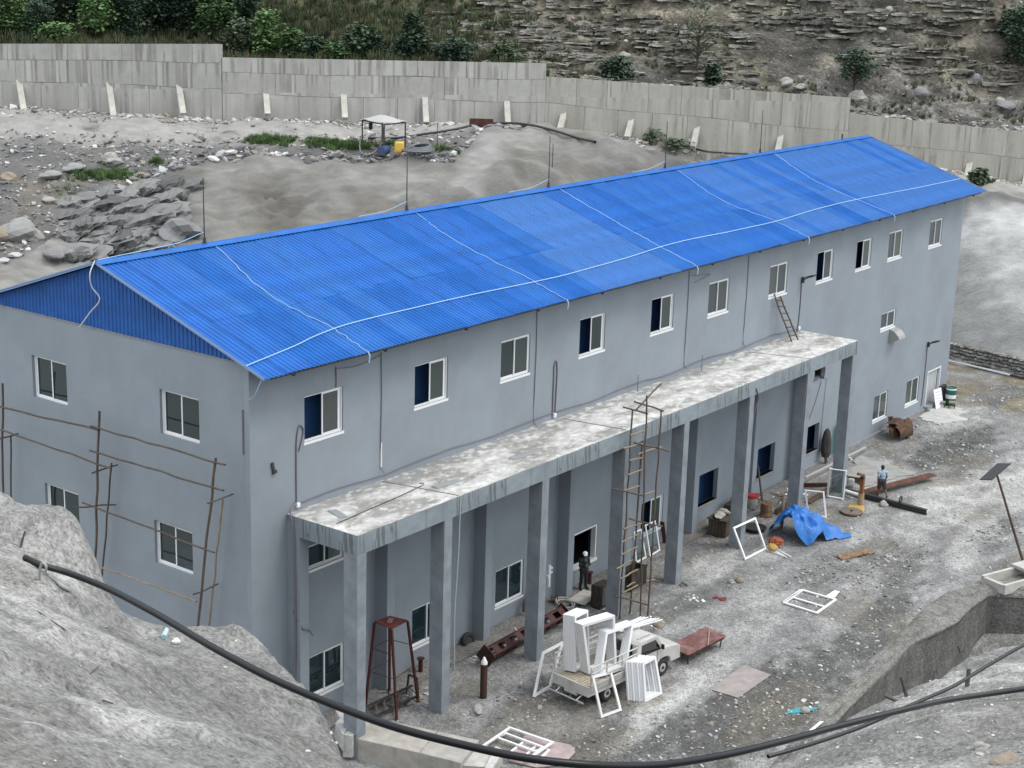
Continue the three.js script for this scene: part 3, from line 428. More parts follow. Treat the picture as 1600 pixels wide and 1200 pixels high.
// roof: two courses of corrugated sheets on the front slope, ridge cap, gable cladding
{
  const blues = [[.012, .135, .51], [.016, .145, .50], [.03, .165, .51], [.009, .122, .46]].map((c, i) => new THREE.MeshPhysicalMaterial({ color: lin(...c), roughness: [.45, .5, .36, .55][i], specularIntensity: [.35, .4, .6, .3][i], map: rep(grain, 5), side: THREE.DoubleSide }));
  const roof = part('roof', span(-.3, 60.02, 0, .006, 0, .01), blues[0], bld);
  const sl = Math.hypot(HR - HE, ZE - ZR), ang = Math.atan2(HR - HE, ZE - ZR);
  const sheet = (len, cv) => { const P = [], pitch = .2, prof = [[0, 0], [.055, 0], [.085, .032], [.145, .032], [.175, 0]]; for (let k = 0; k < 5; k++) for (const [a, h] of prof) P.push([k * pitch + a, h]); P.push([1.0, 0], [1.055, 0], [1.085, .032], [1.12, .032]); const pos = [], idx = [], uv = []; P.forEach(([x, h], i) => { for (const z of [0, len]) { pos.push(x, h, z); uv.push(x, z); } if (i) { const a = (i - 1) * 2; idx.push(a, a + 1, a + 2, a + 1, a + 3, a + 2); } }); const g = new THREE.BufferGeometry(); g.setAttribute('position', new THREE.Float32BufferAttribute(pos, 3)); g.setAttribute('uv', new THREE.Float32BufferAttribute(uv, 2)); g.setIndex(idx); return (() => { const q = g.toNonIndexed(); q.computeVertexNormals(); return q; })(); };
  const up = sheet(sl * .55 + .16), lo = sheet(sl * .45), back = sheet(sl + .02);
  const place = (geo, m, x, s0, lift, tilt) => { const o = part('roof_sheet', geo, m, roof); o.position.set(x, HR - s0 * Math.sin(ang) + lift, ZR + s0 * Math.cos(ang)); o.rotation.x = ang + tilt; return o; };
  for (let i = 0; i < 60; i++) {
    const x = -.37 + i * 1.0025, far = sstep(26, 44, x + 8 * (hsh(i, 7) - .5)), stripe = x > 18 && x < 24.6;
    const pick = k => blues[hsh(i, k, 3) < far * .85 ? 2 : hsh(i, k, 9) < .45 ? 0 : hsh(i, k, 5) < .6 ? 1 : 3];
    const wob = k => (hsh(i, k, 11) - .5) * .004, lf = .003 + .012 * (i % 2) + .014 * hsh(i, 2);
    place(lo, stripe && x > 18 ? blues[2] : pick(1), x, sl * .55, lf + .002, wob(1)); place(up, x > 19 && x < 24 ? blues[2] : pick(2), x, 0, lf + .016, wob(2) + .0012);
  }
  for (let i = 0; i < 30; i++) { const o = part('roof_sheet', back, blues[i % 2], roof); o.scale.x = 2; o.position.set(-.37 + i * 2.005 + 2.2, HR + .01 + .01 * (i % 2), ZR); o.rotation.set(ang, Math.PI, 0, 'YXZ'); }
  const rc = []; for (const s of [1, -1]) { const g = new THREE.BoxGeometry(60.5, .006, .32); g.translate(0, 0, .155); g.rotateX(ang - .02); if (s < 0) g.rotateY(Math.PI); rc.push(uvm(g.translate(29.85, HR + .095, ZR))); }
  rc.push(rod([-.4, HR + .075, ZR], [60.1, HR + .075, ZR], .035));
  part('ridge_cap', merge(rc), blues[1], roof);
  for (const [x, a, b] of [[-.385, .02, ZE], [-.385, -.02, -WD - 1.09], [60.16, .02, ZE]]) part('verge_trim', beam([x, HR + .03, ZR + a], [x, HE + .03, b], .012, .10), M([.2, .3, .5], .5), roof);
  part('fixing_hole', rod([14.55, HR - 8.37 * .45 * Math.sin(ang) + .06, ZR + 8.37 * .45 * Math.cos(ang) - .25], [14.85, HR - 8.37 * .45 * Math.sin(ang) + .055, ZR + 8.37 * .45 * Math.cos(ang) + .05], .03), mat.dark, roof);
  // gable cladding, one rib-profiled sheet per metre
  const gm = M([.012, .12, .44], .5, { map: rep(grain, 3) });
  for (const gx of [-.02, L + .02]) for (let k = 0; k < 14; k++) {
    const z0 = -WD + k * .98, P = []; for (let r = 0; r < 5; r++) for (const [a, h] of [[0, 0], [.06, 0], [.08, .03], [.14, .03], [.16, 0]]) P.push([z0 + r * .196 + a, h]); P.push([z0 + .98, 0]);
    const pos = [], idx = [], uv = []; P.forEach(([z, h], i) => { const t = Math.max(HW + .06, HR - Math.abs(z - ZR) * Math.tan(ang) - .03); for (const y of [HW + .055, t]) { pos.push(gx - (gx < 1 ? h : -h), y, z); uv.push(z, y); } if (i) { const a = (i - 1) * 2; idx.push(a, a + 1, a + 2, a + 1, a + 3, a + 2); } });
    const g = new THREE.BufferGeometry(); g.setAttribute('position', new THREE.Float32BufferAttribute(pos, 3)); g.setAttribute('uv', new THREE.Float32BufferAttribute(uv, 2)); g.setIndex(idx); const q = g.toNonIndexed(); q.computeVertexNormals(); part('gable_sheet', q, gm, bld);
  }
  for (let k = 0; k < 14; k++) { const x = 1.1 + k * 4.42 ; if (x < 60) part('rafter_end', beam([x, HE + .36, -.6], [x, HE - .11, .95], .09, .12), mat.darksteel, roof); }
  part('purlin', beam([0, HE - .03, ZE - .12], [L, HE - .03, ZE - .12], .05, .08), mat.darksteel, roof);
  // lightning rods with their conductor ropes lying on the sheets
  const onRoof = (x, f, l = .06) => V(x, HR - f * (HR - HE) + l, ZR + f * (ZE - ZR));
  const wob = (pts, n = 26, a = .05) => { const c = new THREE.CatmullRomCurve3(pts), o = []; for (let i = 0; i <= n; i++) { const p = c.getPoint(i / n); o.push(V(p.x + a * (hsh(i, pts.length, 3) - .5), p.y + .012 * hsh(i, 8), p.z)); } return o; };
  for (const x of [4.5, 15.62, 25.65, 35.85, 45.95]) {
    const r = part('lightning_rod', merge([rod([x, HR + .1, ZR], [x, 18.25, ZR], .028, .016), rod([x, HR + .05, ZR], [x, HR + .3, ZR], .075, .055), rod([x - .1, HR + .12, ZR], [x + .1, HR + .12, ZR], .03)]), mat.darksteel, roof);
  }
  part('lightning_rod', merge([rod([56.35, HR + .05, ZR], [56.35, HR + .42, ZR], .05)]), mat.darksteel, roof);
  const rope = (pts, r = .015) => part('conductor_rope', tube(wob(pts, 40, .1), r, 120, 5), mat.rope, roof);
  rope([onRoof(-.45, .9), onRoof(1.9, .855), onRoof(4.44, .8), onRoof(10.7, .79), onRoof(17.1, .81), onRoof(22, .795), onRoof(27.45, .76), onRoof(32, .775), onRoof(36.3, .78), onRoof(41, .755), onRoof(45.6, .75), onRoof(53, .775), onRoof(60, .79)], .022);
  for (const P of [[[4.9, -.0], [4.0, .47], [4.44, .8], [4.41, 1.0]], [[15.98, 0], [15.49, .31], [15.9, .79], [15.98, 1]], [[26.2, 0], [25.86, .56], [25.88, 1]], [[36.7, 0], [35.5, .46], [36.4, .77], [36.55, 1]], [[47.3, 0], [45.84, .45], [46.63, 1]]]) { rope(P.map(([x, f]) => onRoof(x, f))); const x = P[P.length - 1][0]; part('rope_tail', tube([[x, HE + .07, ZE], [x + .02, HE - .06, ZE + .06], [x, HE - .3, ZE + .05]], .03, 10), mat.rope, roof); }
  part('conductor_rope', tube([[-.4, HR + .1, ZR], [-.7, HR - .3, ZR + .1], [-.6, HR - .75, ZR + .05], [-.45, HR - 1.15, ZR + .25], [-.6, HR - 1.7, ZR - .15], [-.75, HR - 2.2, ZR - .5]], .022, 40), M([.5, .52, .52], .7), roof);
  part('conductor_rope', tube(wob([V(-.3, HR + .1, ZR), V(2.5, HR + .14, ZR - .25), V(3.6, HR + .2, ZR - .25), V(4.5, HR + .5, ZR)], 14, .02), .016, 30), mat.rope, roof);
  for (const x of [15.6, 25.6, 35.8]) part('conductor_rope', tube([[x - 2.6, HR + .08, ZR - .3], [x - 1, HR + .16, ZR - .2], [x, HR + .45, ZR]], .015, 16), mat.rope, roof);
}
// cables and fittings on the walls
{
  const cab = (pts, r = .017, m = mat.greycable, n = 'wall_cable') => part(n, tube(pts.map(p => V(p[0], p[1], p[2] ?? .03)), r, Math.max(12, pts.length * 10), 5), m, bld);
  const base = []; for (let i = 0; i <= 40; i++) { const x = 2.1 + i * .905; base.push([x, 8.24 + .05 * Math.sin(i * .9) + .05 * (hsh(i, 21) - .5), .04]); } cab(base, .018);
  cab([[2.08, 8.2], [2.08, 9.6], [2.12, 10.6], [2.25, 10.95], [2.42, 10.75], [2.3, 10.3], [2.2, 10.05]], .025);
  cab([[2.05, 8.3, .05], [1.62, 8.15, .2], [1.56, 7.6, .35], [1.56, 6, .4], [1.57, 3, .4], [1.5, 2.2, .35]], .03);
  cab([[1.6, 4.6, .3], [1.75, 4.0, .62], [2.0, 3.9, .63], [2.2, 3.6, .63]], .025);
  for (const [x, y0] of [[6.3, 8.5], [15.5, 8.2], [27.1, 8.35], [32.6, 8.4]]) cab([[x, 12.7], [x + .03, 11], [x, 9.5], [x + .02, y0], [x + .06, y0 - .2, .15]], .018);
  part('conduit', rod([6.32, 8.5, .03], [6.32, 9.4, .03], .03), mat.white, bld);
  cab([[4.0, 12.6], [4.02, 12.1], [4.0, 11.9]], .02); cab([[4.0, 12.55], [5, 12.45], [6.3, 12.6]], .014); cab([[27.1, 12.5], [28.4, 12.35], [29, 12.3], [27.6, 12.1]], .012);
  cab([[16.8, 8.15], [16.8, 9.6], [16.82, 10.3], [16.92, 10.45], [17.0, 10.2], [16.98, 8.2]], .03);
  part('junction_box', merge([rbox(.16, .16, .12, .03, 2.1, 8.2, .06), rbox(.16, .18, .12, .03, 16.9, 8.15, .06), rbox(.16, .18, .12, .03, 38.4, 8.18, .06)]), mat.white, bld);
  cab([[-.4, HE, ZE - .1], [-.35, HE - .6, .6], [-.05, HE - .9, .02]], .016, mat.rope); part('conduit', rod([-.03, 10.4, -.28], [-.03, 11.9, -.28], .025), mat.greycable, bld);
  part('wall_bracket', merge([box(.1, .4, .06, 1.0, 9.75, .03, 0, 0, .2), box(.16, .1, .08, 1.05, 9.62, .05)]), mat.darksteel, bld);
  for (const [x, yt, yb] of [[38.38, 10.75, 8.2], [55.86, 4.3, .6]]) {
    cab([[x, yt - .1], [x + .03, (yt + yb) / 2], [x - .05, yb], [x - .1, yb - .2]], .03);
    part('wall_lamp', merge([rod([x, yt - .1, .02], [x, yt + .1, .35], .03), box(.3, .1, .45, x + .03, yt + .18, .5, -.35), box(.12, .3, .12, x, yt - .05, .1)]), mat.darksteel, bld);
  }
  // metal vent hood on the right part of the wall
  const hs = new THREE.Shape([[0, 0], [.0, .85], [.3, .74], [.55, .5], [.62, .34]].map(a => new THREE.Vector2(...a)));
  const hg = new THREE.ExtrudeGeometry(hs, { depth: .9, bevelEnabled: false }); hg.rotateY(-Math.PI / 2); part('vent_hood', strip(hg.translate(50.95, 5.3, .01)), M([.34, .34, .33], .5, { metalness: .4 }), bld);
  cab([[41.6, 4.75], [41, 3.6], [40.5, 2.9]], .016); cab([[42.2, 4.8], [42.1, 3], [42, 1]], .012); cab([[33.3, 7.3, 3.2], [33.1, 5, 3.2], [33.3, 3, 3.22], [33.1, .6, 3.25]], .02); cab([[28.2, 7.6, 3.2], [28.5, 7.1, 3.2], [28.35, 6.4, 3.1], [28.3, 3, 3.1]], .03); cab([[34.9, 4.2, .04], [33.9, 2.6, .3], [32.9, 1.8, .5]], .014); cab([[6.9, 7.95, 3.19], [6.85, 6, 3.2], [6.7, 3.6, 3.2], [6.75, 1.5, 3.2]], .025, M([.4, .42, .43], .6));
  const pl = (x0, z0, x1, z1) => part('canopy_joint', beam([x0, 7.995, z0], [x1, 7.995, z1], .035, .02), mat.greycable, bld);
  pl(6.3, .1, 6.9, 3.1); pl(17.2, .3, 17.6, 3.1); pl(32.7, .3, 33.6, 3.15);
}
struct('apron', span(1.7, 46, -.3, .10, .062, .98), M([.30, .295, .285], .93, { map: rep(gravC, 4), bumpMap: rep(grainB, 2), bumpScale: .02 }));
// ---------------------------------------------------------------- retaining walls on the bench, built of cast panels, with leaning props
{
  const names = ['tallest pale concrete retaining wall at the foot of the wooded hillside', 'concrete retaining wall with upper and lower panels behind the small tarp shelter', 'weathered concrete retaining wall stepping down behind the roof ridge', 'lowest stained concrete retaining wall running out past the far end of the roof'];
  const propPx = [[[28, 118, 171], [168, 117, 178], [277, 120, 174]], [[415, 140, 175], [536, 137, 181], [663, 140, 188], [791, 147, 195]], [[882, 175, 203], [988, 184, 211], [1091, 194, 226], [1222, 205, 240]], [[1516, 253, 287], [1605, 270, 310]]];
  const seg = [[WB[0].clone().lerp(WB[1], .1), WB[2], -152, 348, 67, 67, 4.2], [WB[2], WB[3], 348, 850, 88, 97, 3.6], [WB[3], WB[4], 850, 1320, 118, 150, 2.6], [WB[4], WB[6], 1320, 1790, 175, 226, 2.6]];
  seg.forEach(([a, b, pa, pb, ta, tb, w], si) => {
    const d = 0 + toST(a.x, a.z)[1], ha = at(pa, ta, toDepth(a)).y, hb = at(pb, tb, toDepth(b)).y;
    const o = thing('retaining_wall', names[si], 'retaining wall', [a.x, 0, a.z], Math.atan2(-(b.z - a.z), b.x - a.x), 'concrete walls along the bench');
    const Lw = Math.hypot(b.x - a.x, b.z - a.z), yb = x => lerp(a.y, b.y, x / Lw) - .8, yt = x => lerp(ha, hb, x / Lw);
    part('core', (() => { const s = new THREE.Shape([[0, yb(0)], [Lw, yb(Lw)], [Lw, yt(Lw) - .03], [0, yt(0) - .03]].map(q => new THREE.Vector2(...q))); return new THREE.ExtrudeGeometry(s, { depth: .3, bevelEnabled: false }).translate(0, 0, -.33); })(), mat.wallconc, o);
    const tones = [1, .97, 1.03, .94, .985].map(k => M([.52 * k, .52 * k * (si > 1 ? .975 : 1), .51 * k * (si > 1 ? .93 : 1)], .92, { map: streak, bumpMap: rep(grainB, 3), bumpScale: .012 }));
    const rows = si < 2 ? [[-1, .42], [.42, .76], [.76, 1]].map(r => r) : [[-1, .52], [.52, 1]];
    rows.forEach(([f0, f1], ri) => {
      let x = 0; while (x < Lw - .05) {
        const low = ri === 0, ww = Math.min(Lw - x, (low && si < 2 ? 2.6 : w) * rr(.85, 1.25)); const x1 = Lw - x - ww < .6 ? Lw : x + ww;
        const Y = (xx, f) => { const y0 = lerp(a.y, b.y, xx / Lw), y1 = yt(xx); return f < 0 ? y0 - .8 : lerp(y0, y1, f + (f < 1 ? .012 * Math.sin(xx * .5 + si) : 0)); };
        const gp = .011, off = (hsh(ri, Math.round(x * 9), si) - .5) * .022, s = new THREE.Shape([[x + gp, Y(x, f0) + gp], [x1 - gp, Y(x1, f0) + gp], [x1 - gp, Y(x1, f1) - (f1 < 1 ? gp : 0)], [x + gp, Y(x, f1) - (f1 < 1 ? gp : 0)]].map(q => new THREE.Vector2(...q)));
        const g = new THREE.ExtrudeGeometry(s, { depth: .12, bevelEnabled: false }).translate(0, 0, -.03 + off + (ri ? 0 : .03)); const uv = g.attributes.uv, du = hsh(ri, Math.round(x), 5) * 9; for (let i = 0; i < uv.count; i++) uv.setX(i, uv.getX(i) + du);
        part('panel', g, tones[Math.floor(hsh(Math.round(x * 7), ri, si) * 5)], o); x = x1;
      }
    });
    for (const [px, y0, y1] of propPx[si]) {
      const f = si < 1 ? 9 : si < 2 ? 3 : -8; const foot = at(px + f, y1, toDepth(a.clone().lerp(b, clamp((px - pa) / (pb - pa), 0, 1))) - 1.3), top = at(px, y0, toDepth(a.clone().lerp(b, clamp((px - pa) / (pb - pa), 0, 1))) - .25);
      o.updateMatrixWorld(); const q = beam(foot.setY(foot.y - .2), top, .42, .34); q.applyMatrix4(o.matrixWorld.clone().invert()); part('prop', q, mat.prop, o);
    }
  });
}
function toDepth(p) { return p.clone().sub(CAM).dot(FWD); }
// ---------------------------------------------------------------- low stone wall along the right edge of the yard
{
  const a = V(70.4, 0, -9), b = V(66.4, 0, 13), d = b.clone().sub(a), Lw = d.length();
  const o = thing('stone_wall', 'low dry stone wall below the sprayed slope beyond the far end of the building', 'stone wall', a, Math.atan2(-d.z, d.x));
  part('core', span(0, Lw, -.3, 1.3, -.5, -.12), M([.13, .125, .115], .95), o);
  const gs = [0, 1, 2, 3].map(k => rockGeo(k + 30, 1, .8)), tones = [.3, .25, .2, .35].map((k, i) => M([.31 * k / .28, .305 * k / .28, .285 * k / .28], .95, { map: rep(grain, 1) }));
  const bag = tones.map(() => []);
  for (let r = 0; r < 6; r++) for (let x = 0; x < Lw; x += rr(.22, .42)) { const g = gs[Math.floor(rnd() * 4)].clone(); g.scale(rr(.3, .5), rr(.24, .36), .4); g.rotateZ(rr(-.2, .2)); g.translate(x, .1 + r * .23 + rr(-.03, .03), -.12 + rr(-.03, .05)); bag[Math.floor(rnd() * 4)].push(g); }
  bag.forEach((l, i) => { const m = part('stone', merge(l), tones[i], o); m.userData.kind = 'stuff'; });
  solo('water_pipe', 'long white pipe lying at the foot of the low stone wall', 'pipe', tube([[70.3, .12, -6.5], [69.3, .1, -3.6], [68.75, .12, -1.2], [68.3, .1, 1.0]], .07, 30, 6), mat.white);
  solo('rusty_pipe', 'rust brown pipe continuing the white one along the stone wall', 'pipe', tube([[68.3, .12, 1.0], [67.9, .1, 3.2], [67.4, .1, 6]], .06, 16, 6), mat.rust);
}
// ---------------------------------------------------------------- shelter, pump and hoses on the bench
{
  const P = (px, py) => onBack(px, py);
  const c = P(608, 236), X = px => P(px[0], px[1]);
  const f = [[566, 232], [633, 232], [600, 243], [597, 226]].map(X);
  const top = c.y + 2.0;
  const t = thing('tarp_shelter', 'small open shelter of thin posts under a pale sheet on the bench', 'shelter', c); const r = v => v.clone().sub(c);
  const T = f.map(v => V(v.x - c.x, 2.0, v.z - c.z)); T[2].y = 1.95; T[3].y = 2.05;
  f.forEach((v, i) => part('post', rod(r(v).setY(r(v).y - .2), T[i], .05), mat.darksteel, t));
  for (const [i, j] of [[0, 2], [2, 1], [1, 3], [3, 0]]) part('rail', rod(T[i], T[j], .04), mat.darksteel, t);
  { const n = 10, pos = [], idx = []; for (let j = 0; j <= n; j++) for (let i = 0; i <= n; i++) { const u = i / n, v = j / n, a = T[0].clone().lerp(T[2], u), b = T[3].clone().lerp(T[1], u), q = a.lerp(b, v); q.x *= 1.12; q.z *= 1.12; pos.push(q.x, 2.03 + .32 * Math.sin(Math.PI * u) * Math.sin(Math.PI * v) + .1 * vn(u * 4, v * 4, 0, 3), q.z); } for (let j = 0; j < n; j++) for (let i = 0; i < n; i++) { const a = j * (n + 1) + i; idx.push(a, a + 1, a + n + 1, a + 1, a + n + 2, a + n + 1); } const g = new THREE.BufferGeometry(); g.setAttribute('position', new THREE.Float32BufferAttribute(pos, 3)); g.setIndex(idx); g.computeVertexNormals(); part('canopy_sheet', g, M([.36, .36, .345], .85), t); }
  part('hanging_bag', rbox(.28, .5, .2, .08, T[0].x + .5, 1.6, T[0].z + .3), mat.dark, t);
  const mp = P(624, 241); const m = thing('yellow_machine', 'small yellow site machine tipped beside the tarp shelter', 'machine', mp, .5);
  part('hood', rbox(.7, .9, .55, .1, 0, .35, 0), M([.62, .42, .06], .6), m); part('chassis', rbox(1.0, .3, .6, .05, -.3, .1, 0), M([.25, .13, .04], .7), m); part('wheel', rod([-.1, .15, .35], [-.1, .15, .25], .22, .22, 12), mat.rubber, m);
  const bp = P(600, 243); const b = thing('blue_pump', 'blue motor pump under the tarp shelter', 'pump', bp, .3); part('casing', rod([-.5, .3, 0], [.4, .3, 0], .3, .3, 14), M([.03, .06, .16], .5), b); part('base', rbox(1.2, .12, .6, .03, 0, .05, 0), mat.darksteel, b);
  const hp = P(653, 237); const h = thing('hose_coil', 'coil of grey hose lying on the bench right of the shelter', 'hose coil', hp); for (let k = 0; k < 4; k++) part('loop', new THREE.TorusGeometry(1.0 - .13 * k, .07, 6, 34).rotateX(Math.PI / 2).rotateZ(.05 * k).translate(.06 * k, .1 + .09 * k, .04 * k), M([.13, .14, .15], .5), h);
  solo('hose', 'pale hose looping down from the tarp shelter', 'hose', tube([T[2].clone().add(c), P(596, 236).add(V(0, .6, 0)), P(588, 244).add(V(0, .3, 0)), P(575, 246).add(V(0, .15, 0)), P(563, 243).add(V(0, .3, 0)), P(563, 236).add(V(0, 1, 0))], .06, 40, 6), mat.greycable);
  solo('black_hose', 'long black hose draped over the crest of the sprayed slope', 'hose', tube([[575, 222], [620, 219], [668, 214], [710, 206], [750, 199], [790, 197], [830, 199], [870, 209], [905, 220], [930, 228]].map(([x, y]) => P(x, y).add(V(0, .15, 0))), .085, 90, 6), mat.cable);
  solo('black_hose', 'thinner black hose along the bench foot behind the ridge at the right', 'hose', tube([[1040, 229], [1065, 231], [1090, 238], [1130, 244], [1175, 243]].map(([x, y]) => P(x, y).add(V(0, .12, 0))), .07, 50, 6), mat.cable);
  const sk = P(752, 197); const k = thing('rusty_skip', 'low rust brown steel tray on the bench before the wall', 'tray', sk, Math.atan2(-RH.z, RH.x)); part('side', span(-.85, .85, 0, .42, -.4, -.36), mat.rust, k); part('side', span(-.85, .85, 0, .42, .36, .4), mat.rust, k); part('bottom', span(-.85, .85, .0, .05, -.36, .36), mat.rust, k);
  for (const [px, py, n] of [[683, 228, 'thin steel stake standing on the bench right of the hose coil'], [863, 262, 'thin steel stake on the sprayed slope behind the ridge']]) solo('steel_stake', n, 'stake', rod([0, -.3, 0], [0, 1.5, 0], .025), mat.darksteel, P(px, py));
}
// ---------------------------------------------------------------- boulders and rubble
const rockTones = [[.34, .34, .33], [.26, .26, .26], [.42, .41, .38], [.2, .2, .2], [.33, .28, .22]].map(c => M(c, .95, { map: rep(grain, 1) }));
const rockGs = [0, 1, 2, 3, 4].map(k => rockGeo(k, 2, .75));
function scatter(n, pick, tones, name, label, g = rockGeo(9, 0, .62)) {
  const m = new THREE.InstancedMesh(g, M([1, 1, 1], .95), n), d = new THREE.Object3D(), c = new THREE.Color(); let k = 0;
  for (let i = 0; i < n * 6 && k < n; i++) { const q = pick(); if (!q) continue; const s = q.s; d.position.set(q.x, q.y + s * .06, q.z); d.rotation.set(rr(-.5, .5), rr(0, 6.28), rr(-.5, .5)); d.scale.set(s * rr(.7, 1.4), s * rr(.5, 1), s * rr(.7, 1.3)); d.updateMatrix(); m.setMatrixAt(k, d.matrix); const t = tones[Math.floor(rnd() * tones.length)], f = rr(.75, 1.2); c.setRGB(t[0] * f, t[1] * f, t[2] * f); m.setColorAt(k, c); k++; }
  m.count = k; m.name = numbered(name); m.userData = { kind: 'stuff', label }; m.castShadow = m.receiveShadow = true; scene.add(m);
}
const sizePow = (a, b, p = 3) => a + (b - a) * Math.pow(rnd(), p);
scatter(15000, () => { const s = rr(-50, 2), t = rr(72, 118.5); if (t > tWall(s) - .3) return; const y = backH(s, t); if (shotMask(s, t) > .25 || (t > tWall(s) - 7.5 && t < tWall(s) - 2.5 && rnd() < .88)) return; const w = fbm(s * .25, t * .25, 3, 0, 301); const edge = Math.exp(-Math.pow(shotMask(s + 0, t - 1.3) > .4 ? 0 : 1.6, 2)); if (rnd() > .25 + 1.3 * Math.max(0, w - .4) + edge) return; const [x, z] = toXZ(s, t); return { x, y, z, s: sizePow(.06, .36, 4) * (1 + 1.3 * edge) }; }, [[.27, .27, .275], [.2, .2, .2], [.15, .15, .15], [.12, .12, .12], [.25, .22, .18], [.5, .5, .49]], 'rubble', 'loose grey rubble on the slope behind the building');
scatter(2200, () => { const s = rr(-45, 45), t = tWall(s) - rr(.2, 3.2) * rnd() - .2, y = backH(s, t), [x, z] = toXZ(s, t); return { x, y, z, s: sizePow(.08, .6, 3) }; }, [[.42, .42, .41], [.3, .3, .3], [.5, .49, .47], [.3, .26, .2]], 'rubble', 'stones lying along the foot of the retaining walls');
scatter(7000, () => { const s = rr(-2, 50), t = tWall(s) + .6 + 34 * Math.pow(rnd(), 1.5), y = hillH(s, t), d = t - tWall(s); if (rnd() > (s > 8 ? .9 : .4) * (d < 8 ? 1 : .25)) return; const [x, z] = toXZ(s, t); return { x, y, z, s: sizePow(.1, d < 6 ? .8 : .35, 4) }; }, [[.24, .24, .235], [.17, .17, .165], [.36, .355, .34], [.11, .11, .105], [.2, .18, .14], [.14, .13, .11]], 'rubble', 'loose stones on the bare hillside behind the walls');
scatter(7000, () => { const x = rr(1, 72), z = rr(.9, 17); if (z > rimZ(x) - .1) return; const w = fbm(x * .5, z * .9, 3, 0, 303), near = Math.exp(-z * .6); if (rnd() > .12 + 2.2 * Math.max(0, w - .48) + near * .6 + blob(DARK, x, z, 0) * .6) return; return { x, y: yardH(x, z), z, s: sizePow(.03, .17, 5) + (x > 45 ? .03 : 0) }; }, [[.36, .36, .36], [.3, .3, .3], [.22, .22, .22], [.17, .17, .17], [.46, .46, .45], [.3, .27, .23]], 'gravel', 'loose gravel and small stones on the yard');
scatter(3200, () => { const q = DARK[Math.floor(rnd() * 9)], x = q[0] + q[2] * (rnd() + rnd() - 1) * 1.2, z = q[1] + q[3] * (rnd() + rnd() - 1) * 1.2; if (z < 1 || z > rimZ(x) - .2 || x < 1) return; return { x, y: yardH(x, z), z, s: sizePow(.04, .2, 4) }; }, [[.3, .3, .295], [.2, .2, .2], [.13, .13, .13], [.1, .1, .1], [.36, .36, .355], [.24, .21, .17]], 'gravel', 'coarse dark gravel in the wet parts of the yard');
scatter(5000, () => { const s = rr(-16, 18), t = rr(8, 44), y = foreH(s, t); if (y < 1 || (s < 3 ? rnd() > .16 : rnd() > .5)) return; const [x, z] = toXZ(s, t); return { x, y, z, s: sizePow(.015, .07, 4) + (s > 4 ? sizePow(0, .07, 4) : 0) }; }, [[.45, .45, .44], [.3, .3, .3], [.2, .2, .19], [.5, .48, .42]], 'grit', 'grit and pebbles stuck on the sprayed foreground slope');
